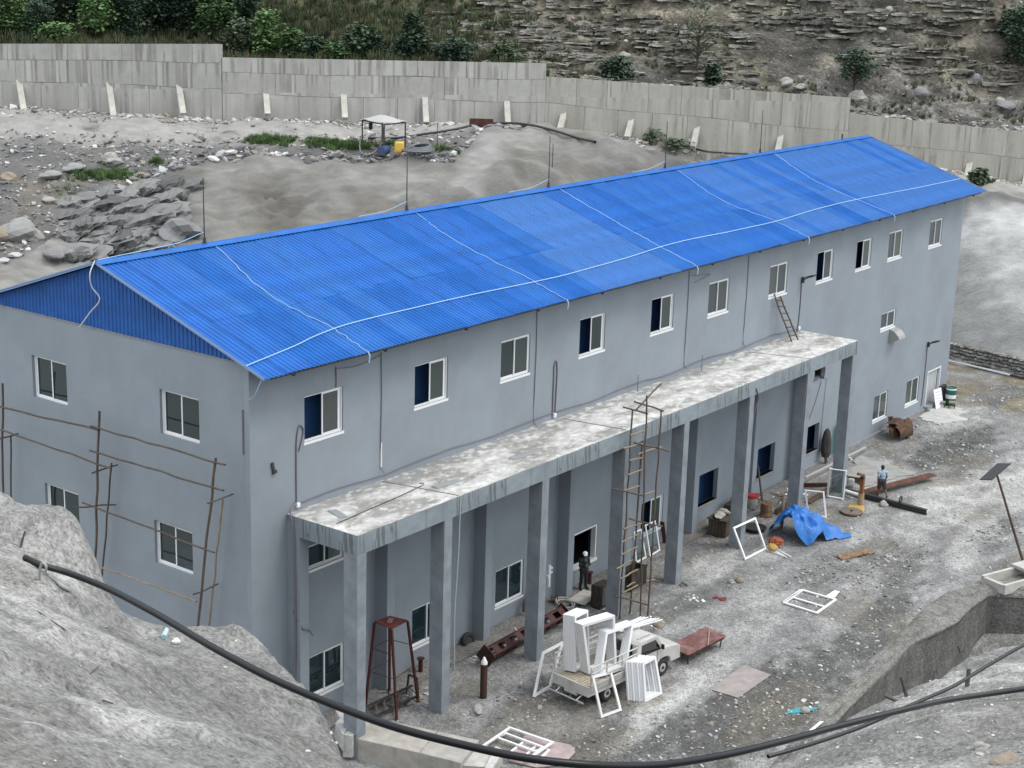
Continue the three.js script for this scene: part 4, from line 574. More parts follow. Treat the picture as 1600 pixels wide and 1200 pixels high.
{
  const put = (px, py, s, tone, label, H, ry = 0, sc) => { const p = H(px, py); const m = solo('boulder', label, 'boulder', rockGs[Math.floor(hsh(px, py) * 5)], rockTones[tone], [p.x, p.y + s * .12, p.z], ry || hsh(px, py, 3) * 6); const f = H === onHill ? .78 : 1; m.scale.set(...(sc || [s * 1.1, s, s]).map(v => v * f)); return m; };
  put(30, 372, 2.1, 0, 'large pale boulder on the rubble at the left picture edge above the back eave', onBack); put(3, 375, 1.6, 4, 'brownish boulder cut by the picture edge left of the large pale one', onBack); put(14, 282, .9, 4, 'orange brown boulder on the gravel bank near the left picture edge', onBack);
  put(78, 318, .7, 2, 'small white stone on the brown bank above the bedrock ledges', onBack); put(280, 372, 3.0, 1, 'smooth rounded boulder half sunk beside the bedrock just above the roof', onBack, 1, [3.2, 2.3, 2.6]); put(115, 268, 1.6, 0, 'flat pale slab at the lower edge of the gravel bank', onBack, .6, [2.6, .7, 1.2]); put(80, 278, 1.5, 0, 'flat pale slab left of the other slab on the gravel bank', onBack, .3, [2.2, .6, 1.2]); put(175, 258, 1.2, 2, 'pale block on top of the grassy lip of the gravel bank', onBack); put(312, 220, .9, 2, 'pale stone at the crest where rubble meets sprayed concrete', onBack);
  put(85, 405, 1.2, 1, 'grey boulder low on the rubble above the back eave', onBack, 1, [2.3, .8, 1.2]); 
  put(1228, 132, 1.3, 2, 'white boulder on the crown of the third wall', onHill); put(1252, 141, 1.5, 2, 'wide white boulder right of the white one on the wall crown', onHill, 0, [1.9, .9, 1.2]); put(1172, 132, 1.4, 3, 'dark boulder on the wall crown left of the white ones', onHill); put(1340, 160, 1.9, 2, 'bright white boulder at the foot of the lone small tree', onHill);  put(1438, 152, 1.7, 1, 'grey boulder in the scree right of the lone tree', onHill); put(1570, 175, 2, 1, 'large grey boulder at the scree foot near the right picture edge', onHill); put(1525, 128, 1.5, 1, 'grey boulder midway up the scree at the right', onHill);  put(1562, 160, .9, 2, 'pale stone between the two grey boulders at the right', onHill);  put(1378, 52, .9, 2, 'white stone high on the bare cliff', onHill); put(975, 90, 1.0, 2, 'pale rock in the dark patch of the cliff', onHill); put(1390, 18, .9, 2, 'pale rock near the top picture edge on the cliff', onHill);
  const py = (px, py_, s, tone, label, sc, ry) => put(px, py_, s, tone, label, onYard, ry, sc);
  py(745, 1112, .55, 2, 'whitish oblong stone beside the second column foot', [.75, .45, .42], .5); py(1155, 909, .38, 4, 'round brown stone on the yard with a white one beside it'); py(1143, 911, .3, 2, 'white stone touching the round brown one'); py(1068, 914, .35, 1, 'grey stone at the foot of the fifth column'); py(1025, 972, .5, 4, 'brown stone block beside the scaffold foot'); py(1028, 978, .35, 4, 'pinkish stone beside the brown block at the scaffold foot'); py(1380, 790, .5, 2, 'white stone in front of the walking man'); py(1258, 1112, .35, 2, 'white stone below the turquoise strip'); py(640, 1100, .35, 1, 'grey stone by the right leg of the red stand'); py(1280, 820, .3, 2, 'white stone behind the blue tarp heap');
  put(1532, 1170, .22, 2, 'pale angular stone on the right foreground slope', onFore); put(1570, 1192, .3, 4, 'tan angular stone near the lower right picture corner', onFore); put(1260, 1183, .1, 2, 'small white stone under the black pipe on the foreground slope', onFore);
}

{ // ledges of tilted bedrock left of the sprayed concrete, slab by slab
  const c = onBack(165, 350), t = thing('bedrock_outcrop', 'dark layered bedrock ledges tilting up to the right beside the sprayed concrete', 'rock outcrop', c);
  const gs = [0, 1, 2, 3].map(k => { const g = new THREE.BoxGeometry(1, 1, 1, 7, 2, 3), p = g.attributes.position; for (let i = 0; i < p.count; i++) { const x = p.getX(i), y = p.getY(i), z = p.getZ(i), n = q => hsh(Math.round(x * 70 + q), Math.round(y * 70 + k * 9), Math.round(z * 70)) - .5; const tp = 1 - .55 * Math.pow(Math.abs(x * 2), 3); p.setXYZ(i, x * (1 + .1 * n(1)) + .12 * n(4), y * tp * (1 + .7 * n(2)) + .25 * n(6), z * (.75 + .3 * tp) + .25 * n(3)); } const q = strip(g); q.computeVertexNormals(); return uvm(q); });
  const ms = [[.17, .17, .168], [.125, .125, .123], [.22, .22, .216], [.26, .26, .255]].map(k => M(k, .95, { map: rep(grain, 2), bumpMap: rep(grainB, 1.5), bumpScale: .05 }));
  for (let r = 0; r < 13; r++) for (let k = 0; k < 5; k++) { const px = 100 + k * 42 + (r % 2) * 22 + rr(-10, 10) + (r - 5) * 3, py = 318 + r * 7.2 - k * 8 + rr(-4, 4); if (px > 285 || py > 415) continue; const p = onBack(px, py), m = part('slab', gs[Math.floor(rnd() * 4)], ms[Math.floor(rnd() * 4)], t); m.position.copy(p.sub(c)).add(V(0, -.08, 0)); m.rotation.set(.25, Math.atan2(-RH.z, RH.x) + rr(-.25, .25), rr(.18, .36), 'YXZ'); m.scale.set(rr(1.3, 3.2), rr(.3, .8), rr(.9, 1.7)); }
}

{ // broken beds of rock standing out of the steep cut face
  const g = new THREE.BoxGeometry(1, 1, 1, 6, 1, 2), p = g.attributes.position; for (let i = 0; i < p.count; i++) { const x = p.getX(i), y = p.getY(i), z = p.getZ(i), k = q => hsh(Math.round(x * 60) + q, Math.round(y * 60), Math.round(z * 60)) - .5; p.setXYZ(i, x * (1 + .15 * k(1)), y * (1 - .5 * Math.pow(Math.abs(x * 2), 4)) + .35 * k(2), z + .4 * k(3)); } const q = strip(g); q.computeVertexNormals();
  const n = 2900, m = new THREE.InstancedMesh(q, M([1, 1, 1], .95, { bumpMap: rep(grainB, .4), bumpScale: .03 }), n), d = new THREE.Object3D(), c = new THREE.Color(), yaw = Math.atan2(-RH.z, RH.x); let k = 0;
  for (let i = 0; i < n * 6 && k < n; i++) { const s = rr(-9, 50), t = tWall(s) + rr(7, 30), y = hillH(s, t), lim = s < 17 ? lerp(5, 7, sstep(8, 17, s)) : s < 28 ? lerp(7, 14, sstep(17, 28, s)) : 13.5; if (t - tWall(s) < lim || fbm(s * .13 + 3, y * .5, 3, 0, 601) < .40) continue; const [x, z] = toXZ(s, t), L = sizePow(.4, 3.0, 2.2); d.position.set(x, y - .1, z); d.rotation.set(rr(-.1, .1), yaw + rr(-.25, .25), rr(-.06, .06)); d.scale.set(L, sizePow(.08, .34, 1.8), rr(.5, 1.1)); d.updateMatrix(); m.setMatrixAt(k, d.matrix); const f = 1.35 * rr(.75, 1.15) * (.75 + .6 * vn(1.5, y * 1.3, 0, 602)); c.setRGB(.165 * f, .158 * f, .138 * f); m.setColorAt(k, c); k++; }
  m.count = k; m.name = 'rock_beds'; m.userData = { kind: 'stuff', label: 'broken grey brown rock beds of the steep cut hillside' }; scene.add(m);
}

scatter(90, () => { const g = [[10.8, 1.3, .8, .3], [13.6, 1.1, 1, .3], [21.2, 4.4, 1.4, .7], [43, 1.2, 1.6, .6], [36, 1.4, 2, .8], [6.6, 1.5, .8, .4], [17.8, 4.6, 1, .6], [33, 5.6, 2, .8], [14.5, 13, 2, .6]][Math.floor(rnd() * 9)], x = g[0] + g[2] * (rnd() + rnd() - 1), z = g[1] + g[3] * (rnd() + rnd() - 1); return { x, y: z < .98 ? .1 : yardH(x, z), z, s: rr(.06, .24) }; }, [[.66, .67, .68], [.58, .6, .62], [.5, .49, .46]], 'litter', 'scraps of white plastic and paper lying about the yard', jitter(uvm(new THREE.BoxGeometry(1.3, .18, .7, 3, 1, 2)), .25));
// ---------------------------------------------------------------- frames: white uPVC window frames and sashes, leaning, stacked and lying
const gl = (px, py, y = 0.02) => onY(px, py, y);
function frame4(name, label, cat, [BL, BR, TL, TR], o = {}) {   // four corners in the yard
  const c = BL.clone(), t = thing(name, label, cat, c, 0, o.group), r = v => v.clone().sub(c), w = o.w ?? .075, d = o.d ?? .06, a = r(BL), b = r(BR), e = r(TL), f = r(TR);
  const m = o.mat ?? mat.white, up = e.clone().sub(a).normalize(), ri = b.clone().sub(a).normalize(), nn = V().crossVectors(ri, up).normalize();
  const bar = (p, q) => { const z = q.clone().sub(p), Lb = z.length(); z.normalize(); const x = V().crossVectors(nn, z).normalize(); const g = uvm(new THREE.BoxGeometry(w, d, Lb)); g.applyMatrix4(new THREE.Matrix4().makeBasis(x, nn, z)); const k = p.clone().add(q).multiplyScalar(.5); return g.translate(k.x, k.y, k.z); };
  const iu = up.clone().multiplyScalar(w / 2), ir = ri.clone().multiplyScalar(w / 2);
  part('stile', bar(a.clone().add(ir).sub(V()), e.clone().add(ir)), m, t); part('stile', bar(b.clone().sub(ir), f.clone().sub(ir)), m, t);
  const sh = ri.clone().multiplyScalar(w);
  part('rail', bar(a.clone().add(sh).add(iu), b.clone().sub(sh).add(iu)), m, t); part('rail', bar(e.clone().add(sh).sub(iu), f.clone().sub(sh).sub(iu)), m, t);
  if (o.mullion) part('mullion', bar(a.clone().lerp(b, o.mullion).add(iu).add(iu), e.clone().lerp(f, o.mullion).sub(iu).sub(iu)), m, t);
  if (o.pane) { const g = new THREE.BufferGeometry(), q = [a, b, f, e].map((v, i) => v.clone().lerp(a.clone().add(f).multiplyScalar(.5), .06)); g.setAttribute('position', new THREE.Float32BufferAttribute([q[0], q[1], q[2], q[0], q[2], q[3]].flatMap(v => [v.x, v.y, v.z]), 3)); g.computeVertexNormals(); part('pane', g, mat.glass, t); }
  return t;
}
const fr = (label, BL, BR, TL, TR, zt, o = {}) => frame4(o.name ?? 'window_unit', label, o.cat ?? 'window frame', [gl(...BL, o.y0), gl(...BR, o.y0), onZ(...TL, zt), onZ(...TR, zt)], o);
const G1 = 'stacked white frames by the pickup';
fr('single empty white window frame leaning on the rear side of the pickup', [939, 1122], [971, 1110], [924.5, 1056.5], [955, 1048], 7.25, { w: .09 });
{
  const a = fr('white window frame in the leaning stack by the pickup front wheel', [1007, 1097], [1034, 1084], [1003, 1036], [1024, 1025], 7.95, { w: .1, d: .07, group: G1 });
  for (let k = 1; k < 7; k++) dup(a, a.position.clone().add(V(-.05 * k + .02 * (k % 2), 0, -.088 * k)), 0, null, null, G1);
}
fr('bent open white frame standing behind the left rear corner of the pickup', [833, 1090], [860, 1074], [848, 1019], [880, 1002], 4.55, { w: .1 });
fr('white window frame leaning against the column beside the blue tarp', [1164, 875], [1197, 858], [1145, 824], [1180, 808], 3.25, { w: .09 });
fr('empty white frame leaning by the column behind the blue tarp', [1262, 806], [1292, 809], [1257, 765], [1288, 768], 3.3, { w: .08 });
fr('glazed white sash leaning on the outermost column by the walking man', [1291.5, 776], [1318.5, 781], [1296, 731], [1323, 735], 3.28, { pane: 1, w: .08, name: 'window_unit', cat: 'window sash' });
fr('narrow white frame half hidden behind the column next to the blue tarp', [1236, 797], [1250, 800], [1228, 762], [1242, 765], 2.1, { w: .06 });
fr('glazed sash leaning at the wall behind the bamboo tower, further left one', [993, 880], [1009.5, 871.5], [990, 831], [1001.5, 826], .25, { pane: 1, w: .07, y0: .12, name: 'window_unit', cat: 'window sash' });
fr('glazed sash leaning at the wall behind the bamboo tower, further right one', [1015, 870], [1031, 860], [1007.5, 820], [1023.5, 813], .12, { pane: 1, w: .07, y0: .12, name: 'window_unit', cat: 'window sash' });
const flat = (label, c, o = {}) => frame4('window_unit', label, 'window frame', c.map(([x, y]) => gl(x, y, o.y ?? .05)), o);
flat('white double frame lying flat alone in the middle of the yard', [[1223, 942], [1277, 959], [1253, 921], [1308, 937]], { w: .1, mullion: .0001 });
solo('frame_mullion', 'white middle bar crossing the frame lying in the yard', 'bar', beam(gl(1237, 933, .05), gl(1291, 949, .05), .1, .05), mat.white);
flat('upper of the white frames lying on the pink board by the kerb', [[752, 1166], [822, 1190], [796, 1136], [866, 1160]], { w: .09, y: .22 });
flat('middle white frame lying on the pink board by the kerb', [[772, 1152], [838, 1176], [790, 1145], [852, 1168]], { w: .08, y: .15 });
flat('lower white frame lying on the pink board with its cross bar', [[795, 1176], [838, 1194], [818, 1158], [860, 1172]], { w: .08, y: .08, mullion: .5 });
// bundles standing in the bed of the pickup
const G2 = 'white frames loaded on the pickup';
{
  const up = (bl, br, tl, tr, dz, n, label, w = .09) => { const b0 = gl(...bl, .9), b1 = gl(...br, .9), t0 = onZ(...tl, b0.z + dz), t1 = onZ(...tr, b1.z + dz); const a = frame4('window_unit', label, 'window frame', [b0, b1, t0, t1], { w, d: .07, mat: mat.white, group: G2 }); return a; };
  const s1 = up([897, 1050], [921, 1038], [897, 963], [918, 953], -.05, 5, 'white frame in the tall tied bundle at the bed rear'); for (let k = 1; k < 6; k++) dup(s1, s1.position.clone().add(V(-.02 * k, 0, -.078 * k)), 0, null, null, G2);
  const s2 = up([919, 1053], [963, 1040], [909, 976], [960, 961], -.12, 4, 'deep white frame in the leaning middle bundle on the bed', .1); for (let k = 1; k < 5; k++) dup(s2, s2.position.clone().add(V(.01 * k, 0, -.085 * k)), 0, null, null, G2);
  const s3 = up([936, 1058], [978, 1045], [946, 988], [990, 972], -.25, 4, 'deep white frame in the right hand bundle against the cab', .1); for (let k = 1; k < 5; k++) dup(s3, s3.position.clone().add(V(.01 * k, 0, -.07 * k)), 0, null, null, G2);
  solo('strap', 'grey band tying the tall bundle of frames', 'strap', tube([gl(884, 1012, 1.5), gl(889, 1014, 1.5), gl(899, 1012, 1.5)], .02, 10, 5), mat.greycable);
}
// ---------------------------------------------------------------- pickup
{
  const t = thing('pickup_truck', 'white pickup with a slatted rear bed loaded with window frames', 'pickup', [10.82, 0, 6.42], -.123);
  const body = M([.66, .655, .62], .35, { map: rep(grain, 3) }), bedm = M([.62, .58, .49], .7, { map: rep(woodC, 1) }), trim = mat.dark;
  const bed = part('bed', merge([span(-1.2, 1.55, .6, .78, -.86, .86), span(-1.2, -1.14, .78, .98, -.88, .88), span(-1.14, 1.55, .78, 1.05, -.9, -.86), span(-1.14, 1.55, .78, 1.05, .86, .9), span(-1.2, 1.55, .48, .6, -.3, .3)]), body, t);
  for (let k = 0; k < 12; k++) part('plank', span(-1.13, 1.54, .785, .825, -.855 + k * .1435, -.742 + k * .1435), bedm, bed);
  for (const s of [-1, 1]) for (let k = 0; k < 3; k++) part('side_stripe', span(-1.1, 1.5, .8 + k * .085, .83 + k * .085, s * .9 - .008 * s - .008, s * .9 + .012 * s + .004), M([.3, .28, .25], .7), bed);
  for (const s of [-1, 1]) { const rail = part('rack_rail', merge([...[1.25, 1.48, 1.72].map(y => rod([-1.1, y, s * .88], [1.45, y + .02, s * .88], .028)), ...[-1.1, -.25, .6, 1.45].map(x => rod([x, 1.0, s * .88], [x, 1.74, s * .88], .028))]), mat.offwhite, t); }
  part('rear_bar', rod([-1.45, .45, -.8], [-1.45, .45, .85], .035), mat.galv, t); part('tail_strut', rod([-1.15, .55, -.5], [-1.45, .45, -.5], .03), mat.galv, t); part('tail_strut', rod([-1.15, .55, .5], [-1.45, .45, .5], .03), mat.galv, t);
  // cab and bonnet from one side profile
  const cs = new THREE.Shape([[1.62, .5], [1.62, 1.72], [1.72, 1.8], [2.62, 1.8], [2.74, 1.74], [3.12, 1.18], [4.0, 1.06], [4.12, .98], [4.15, .5], [3.62, .5], [3.58, .68], [3.42, .8], [3.2, .82], [2.98, .8], [2.82, .68], [2.78, .5]].map(a => new THREE.Vector2(...a)));
  const cab = part('cab', strip(new THREE.ExtrudeGeometry(cs, { depth: 1.5, bevelEnabled: true, bevelSize: .04, bevelThickness: .05, bevelSegments: 2, steps: 1 }).translate(0, 0, -.75)), body, t);
  const gm = new THREE.MeshPhysicalMaterial({ color: lin(.012, .014, .016), roughness: .06, clearcoat: 1, side: THREE.DoubleSide });
  part('windscreen', beam([2.81, 1.70, 0], [3.115, 1.255, 0], 1.38, .02), gm, cab); part('rear_window', span(1.565, 1.578, 1.28, 1.68, -.55, .55), gm, cab);
  for (const s of [-1, 1]) {
    const w = new THREE.Shape([[1.8, 1.22], [1.8, 1.68], [2.6, 1.68], [2.95, 1.22]].map(a => new THREE.Vector2(...a))); part('side_window', new THREE.ExtrudeGeometry(w, { depth: .012, bevelEnabled: false }).translate(0, 0, s > 0 ? .802 : -.814), gm, cab);
    part('door_line', merge([span(1.76, 1.772, .6, 1.2, s * .806 - .006, s * .806 + .006), span(2.74, 2.752, .6, 1.2, s * .806 - .006, s * .806 + .006)]), trim, cab); part('door_handle', rbox(.14, .03, .03, .01, 1.95, 1.1, s * .815), trim, cab);
    part('headlight', rod([4.12, .86, s * .6], [4.2, .86, s * .6], .11, .11, 14), mat.white, cab); part('mirror', rbox(.06, .2, .14, .02, 2.9, 1.35, s * .93), trim, cab);
  }
  part('bumper', merge([span(4.17, 4.26, .42, .58, -.78, .78), span(4.1, 4.13, .6, .75, -.5, .5)]), trim, cab); part('roof_rack', merge([rod([1.75, 1.9, -.6], [2.5, 1.9, -.6], .02), rod([1.75, 1.9, .6], [2.5, 1.9, .6], .02), ...[-.6, .6].flatMap(z => [rod([1.8, 1.8, z], [1.8, 1.9, z], .02), rod([2.45, 1.8, z], [2.45, 1.9, z], .02)])]), mat.offwhite, cab);
  for (const x of [0, 3.2]) for (const s of [-1, 1]) {
    const w = part('wheel', new THREE.TorusGeometry(.25, .1, 10, 26).translate(x, .35, s * .68), mat.rubber, t); part('rim', rod([x, .35, s * .60], [x, .35, s * .75], .2, .17, 18), mat.dirtywhite, w); part('hub', rod([x, .35, s * .75], [x, .35, s * .79], .07, .06, 12), mat.darksteel, w);
  }
  part('axle', rod([0, .35, -.6], [0, .35, .6], .06), mat.dark, t);
  for (let k = 0; k < 7; k++) { const p = gl(985 + k * 2, 985 + k * 4.5, 1.92 + .01 * k), q = gl(1028 + k * 2, 1000 + k * 3, 1.9); }
  const G3 = 'white strips on the pickup cab roof'; const b0 = solo('white_strip', 'white plastic strip lying in a fan on the pickup cab roof', 'strip', beam([-1.0, 0, 0], [1.1, 0, 0], .05, .035), mat.white, [13.1, 1.96, 6.2], -.1, G3); for (let k = 1; k < 7; k++) dup(b0, [13.1 + .06 * k, 1.96 + .012 * (k % 3), 6.2 + .09 * k], -.1 - .035 * k, null, null, G3);
}
// ---------------------------------------------------------------- bamboo tower in front of the canopy
{
  const t = thing('bamboo_scaffold', 'tall narrow ladder tower of brown poles tied in front of the canopy', 'scaffold', [17.7, 0, 3.8]); const r = v => v.clone().sub(t.position);
  const leg = (b, tp, z) => part('pole', pole(r(gl(...b)).setY(-.1), r(onZ(...tp, z)), .038), mat.bamboo, t);
  leg([968, 967], [988.5, 640], 3.4); leg([984, 958], [1004, 690], 3.5); leg([1000, 972], [1010.5, 618], 4.15); leg([1012, 966], [1033, 641], 4.1);
  const Z = [860, 580, 6], Y = [900, 770, 5.714], k = (S, x, y) => [S[0] + x / S[2], S[1] + y / S[2]];
  const bar = (S, a, b, z0, z1, m = mat.bamboo) => part(m === mat.pale_wood ? 'rung' : 'brace', pole(r(onZ(...k(S, ...a), z0)), r(onZ(...k(S, ...b), z1)), .035), m, t);
  bar(Z, [680, 335], [915, 400], 3.35, 4.2); bar(Z, [785, 285], [1060, 375], 3.6, 4.2); bar(Z, [805, 360], [1040, 115], 3.9, 4.1); bar(Z, [785, 668], [1110, 748], 3.5, 4.3); bar(Z, [575, 1100], [885, 1170], 3.3, 4.2); bar(Y, [475, 230], [770, 300], 3.5, 4.2); bar(Y, [345, 920], [640, 1000], 3.4, 4.2);
  for (const [a, b] of [[[745, 600], [910, 550]], [[680, 725], [860, 680]], [[815, 780], [1040, 712]], [[735, 840], [865, 810]], [[720, 975], [860, 922]], [[690, 1120], [830, 1075]], [[880, 1155], [985, 1120]]]) bar(Z, a, b, 3.62, 3.55, mat.pale_wood);
  for (const [a, b] of [[[420, 325], [600, 270]], [[400, 445], [560, 370]], [[400, 555], [550, 480]], [[355, 680], [505, 600]], [[390, 768], [550, 685]], [[410, 895], [550, 825]], [[450, 840], [525, 800]], [[625, 790], [700, 775]]]) bar(Y, a, b, 3.62, 3.55, mat.pale_wood);
}
// pole scaffold beside the end wall
{
  const t = thing('pole_scaffold', 'rusty pole scaffold with few rails standing along the end wall', 'scaffold', [-1, 0, -6]); const r = (x, y, z) => V(x + 1, y, z + 6); const P = (a, b, rad = .035, m = mat.bamboo) => part('pole', pole(r(...a), r(...b), rad), m, t);
  P([-1, 11.2, -11.5], [-1, .5, -12.4], .045); P([-1, 11.2, -6.17], [-1, .5, -7.3], .045); P([-1, 10.75, -.5], [-1, .5, -2.3], .045);
  P([-.35, 9.0, -12.1], [-.35, .3, -12.8]); P([-.35, 9.15, -6.45], [-.35, .3, -8.0]); P([-.35, 9.1, -.92], [-.35, .3, -2.4], .035, mat.pale_wood);
  P([-1.06, 10.25, -13.5], [-1.06, 10.55, -6.2]); P([-1.06, 10.62, -6.6], [-1.06, 10.66, .0]); P([-1.06, 9.5, -13.4], [-1.06, 9.32, -5.6]); P([-1.06, 9.72, -6.7], [-1.06, 9.78, -.1]); P([-1.06, 7.72, -7.2], [-1.06, 7.55, -.6]); P([-1.06, 5.55, -7.3], [-1.06, 5.6, -1.5], .035, mat.pale_wood);
  const S = (y, z, z2 = z) => P([-1.2, y, z], [-.1, y + .03, z2], .03); S(9.0, -6.45); S(9.25, -.7); S(5.9, -1.5); S(9.0, -12.0); S(7.5, -7.6, -6.6);
  t.position.y = -.3;
}
// ladder and offcuts on the canopy
{
  const b0 = onY(1237, 534, 7.99), b1 = onY(1247, 531, 7.99), t0 = onZ(1209.5, 459, .08), t1 = onZ(1219, 463, .08), t = thing('wooden_ladder', 'rough wooden ladder standing on the canopy and leaning on the upper wall', 'ladder', b0); const r = v => v.clone().sub(b0);
  part('stile', pole(r(b0), r(t0), .04), mat.bamboo, t); part('stile', pole(r(b1), r(t1), .04), mat.bamboo, t); for (const f of [.12, .3, .45, .6, .75, .88]) part('rung', rod(r(b0).lerp(r(t0), f).add(V(-.08, 0, 0)), r(b1).lerp(r(t1), f).add(V(.1, 0, 0)), .03), mat.wood, t);
  const st = (px, py, L, w, a, l) => { const p = onY(px, py, 8.0); solo('metal_strip', l, 'strip', box(L, .03, w, 0, .015, 0), mat.galv, p, a); };
  st(528, 803, .8, .28, 1.25, 'short grey metal plate near the front corner on the canopy top'); st(698, 756, 1.2, .3, -.12, 'grey metal channel on the canopy top left of the middle'); st(816, 713, 1.15, .26, -.15, 'grey metal strip on the canopy top near the middle');
  solo('thin_rod', 'long thin bent rod lying along the near end of the canopy top', 'rod', tube([onY(526, 818, 8.01), onY(590, 790, 8.01), onY(640, 768, 8.01), onY(663, 755, 8.01), onY(655, 755, 8.02)], .014, 30, 5), mat.darksteel);
  for (const [px, py, l] of [[996, 602, 'thin upright starter bar on the canopy left of the ladder tower top'], [1096, 570, 'thin upright starter bar on the canopy by the wall']]) solo('starter_bar', l, 'bar', rod([0, 0, 0], [0, .75, 0], .012), mat.darksteel, onY(px, py + 10, 7.98));
  solo('hanging_board', 'reddish formwork board hanging under the canopy at its near end', 'board', jitter(uvm(new THREE.BoxGeometry(.75, .5, .5, 3, 3, 2)), .12), mat.rust, [3.55, 7.0, .75], .3);
}
// ---------------------------------------------------------------- steel things
{
  const t = thing('red_steel_stand', 'tall four legged stand with a flaking red steel top plate', 'stand', [5.3, 0, 1.5]); const r = (x, y, z) => V(x - 5.3, y, z - 1.5);
  const T = [[4.93, 1.0], [4.87, 1.86], [5.78, 1.81], [5.66, 1.07]], B = [[4.5, .95], [4.68, 2.3], [6.25, 1.95], [6.05, .75]];
  const topm = M([.22, .06, .055], .7, { map: rustC }); { const s = new THREE.Shape(T.map(a => new THREE.Vector2(a[0] - 5.3, -(a[1] - 1.5)))); part('top_plate', strip(new THREE.ExtrudeGeometry(s, { depth: .05, bevelEnabled: false }).rotateX(-Math.PI / 2).translate(0, 3.28, 0)), topm, t); part('paint_patch', box(.4, .004, .18, .05, 3.334, -.12, 0, .5), M([.5, .38, .36], .8, { map: rustC }), t); }
  T.forEach((a, i) => part('leg', beam(r(B[i][0], 0, B[i][1]), r(a[0], 3.27, a[1]), .075, .075), mat.redox, t));
  for (const y of [1.5, 2.35]) for (let i = 0; i < 4; i++) { const j = (i + 1) % 4, f = y / 3.3, L = k => r(lerp(B[k][0], T[k][0], f), y, lerp(B[k][1], T[k][1], f)); if ((i + (y > 2 ? 1 : 0)) % 4 !== 2) part('tie', rod(L(i), L(j), .014), mat.rust, t); }
  for (const [a, b] of [[0, 2], [1, 3]]) part('foot_brace', beam(r(B[a][0], .12, B[a][1]), r(lerp(B[a][0], B[b][0], 1.1), .1 + .06 * a, lerp(B[a][1], B[b][1], 1.1)), .05, .05), mat.pale_wood, t);
}
{
  const t = thing('gas_cylinder', 'brown gas cylinder with a white cap standing in the yard', 'gas cylinder', [8.08, 0, 3.51]);
  part('bottle', strip(new THREE.LatheGeometry([[0, 0], [.125, 0], [.13, .04], [.13, 1.3], [.125, 1.34]].map(a => new THREE.Vector2(...a)), 22)), M([.10, .045, .025], .6, { map: rustC }), t);
  part('cap', strip(new THREE.LatheGeometry([[.125, 1.34], [.118, 1.42], [.08, 1.5], [.045, 1.56], [.04, 1.6], [0, 1.605]].map(a => new THREE.Vector2(...a)), 22)), mat.white, t);
}
{
  const t = thing('steel_girder', 'dark red steel box girder with battens and end plates lying behind the columns', 'girder', [10.25, .32, 1.95], -.0); const R = .62;
  const rot = g => g.rotateX(R); const Lg = 5.0;
  for (const [y, z] of [[.22, .22], [.22, -.22], [-.22, .22], [-.22, -.22]]) part('chord', rot(merge([beam([0, y, z], [Lg, y, z], .025, .13), beam([0, y, z - Math.sign(z) * .04], [Lg, y, z - Math.sign(z) * .04], .09, .025)])), mat.maroon, t);
  for (let k = 0; k < 7; k++) { const x = .3 + k * .72; for (const z of [.235, -.235]) part('batten', rot(span(x, x + .34, -.2, .2, z - .008, z + .008)), mat.maroon, t); for (const y of [.235, -.235]) part('batten', rot(span(x, x + .34, y - .008, y + .008, -.2, .2)), mat.maroon, t); }
  for (const x of [-.02, Lg + .02]) part('end_plate', rot(span(x - .015, x + .015, -.34, .34, -.34, .34)), mat.maroon, t);
  t.rotation.z = .02; t.position.y = .42;
}
{
  const t = thing('lattice_truss', 'grey steel lattice truss lying on the ground behind the red stand', 'truss', [3.0, .1, 1.15], -.05);
  for (const [y, z] of [[.1, 0], [.1, .55], [.45, .3]]) part('chord', beam([0, y, z], [3.3, y, z], .07, .07), mat.darksteel, t);
  const z = []; for (let k = 0; k < 8; k++) { const x = k * .42; z.push(beam([x, .1, 0], [x + .2, .1, .55], .05, .02), beam([x + .2, .1, .55], [x + .42, .1, 0], .05, .02)); part('lacing', merge([beam([x, .1, .55], [x + .2, .45, .3], .05, .02), beam([x + .2, .45, .3], [x + .42, .1, .55], .05, .02)]), mat.darksteel, t); } part('bottom_lacing', merge(z), M([.2, .19, .18], .7), t);
  part('end_frame', merge([beam([3.35, 0, 0], [3.35, .8, .1], .06, .06), beam([3.35, 0, .6], [3.35, .8, .5], .06, .06), beam([3.35, .8, .1], [3.35, .8, .5], .06, .06)]), mat.dark, t);
}
const bollard = (px, py, h, label) => { const p = gl(px, py, 0); const t = thing('pipe_post', label, 'post', p); part('tube', rod([0, 0, 0], [0, h, 0], .085, .085, 14), mat.maroon, t); part('flange', merge([rod([0, h, 0], [0, h + .03, 0], .15, .15, 14), rod([0, 0, 0], [0, .03, 0], .15, .15, 14)]), mat.maroon, t); };
bollard(657, 1053, .62, 'short maroon flanged pipe by the second column'); bollard(921, 915, .6, 'short maroon flanged pipe beside the worker in the white cap');
{ const p = onZ(731.5, 1002, .25), t = thing('spare_wheel', 'dark wheel leaning on the wall behind the second column', 'wheel', p); part('tyre', new THREE.TorusGeometry(.27, .1, 10, 26), mat.rubber, t); part('disc', rod([0, 0, -.04], [0, 0, .05], .2, .2, 18), mat.darksteel, t); part('stub', rod([.1, -.25, .1], [.5, -.3, .2], .06), mat.wood, t); t.rotation.x = -.25; }
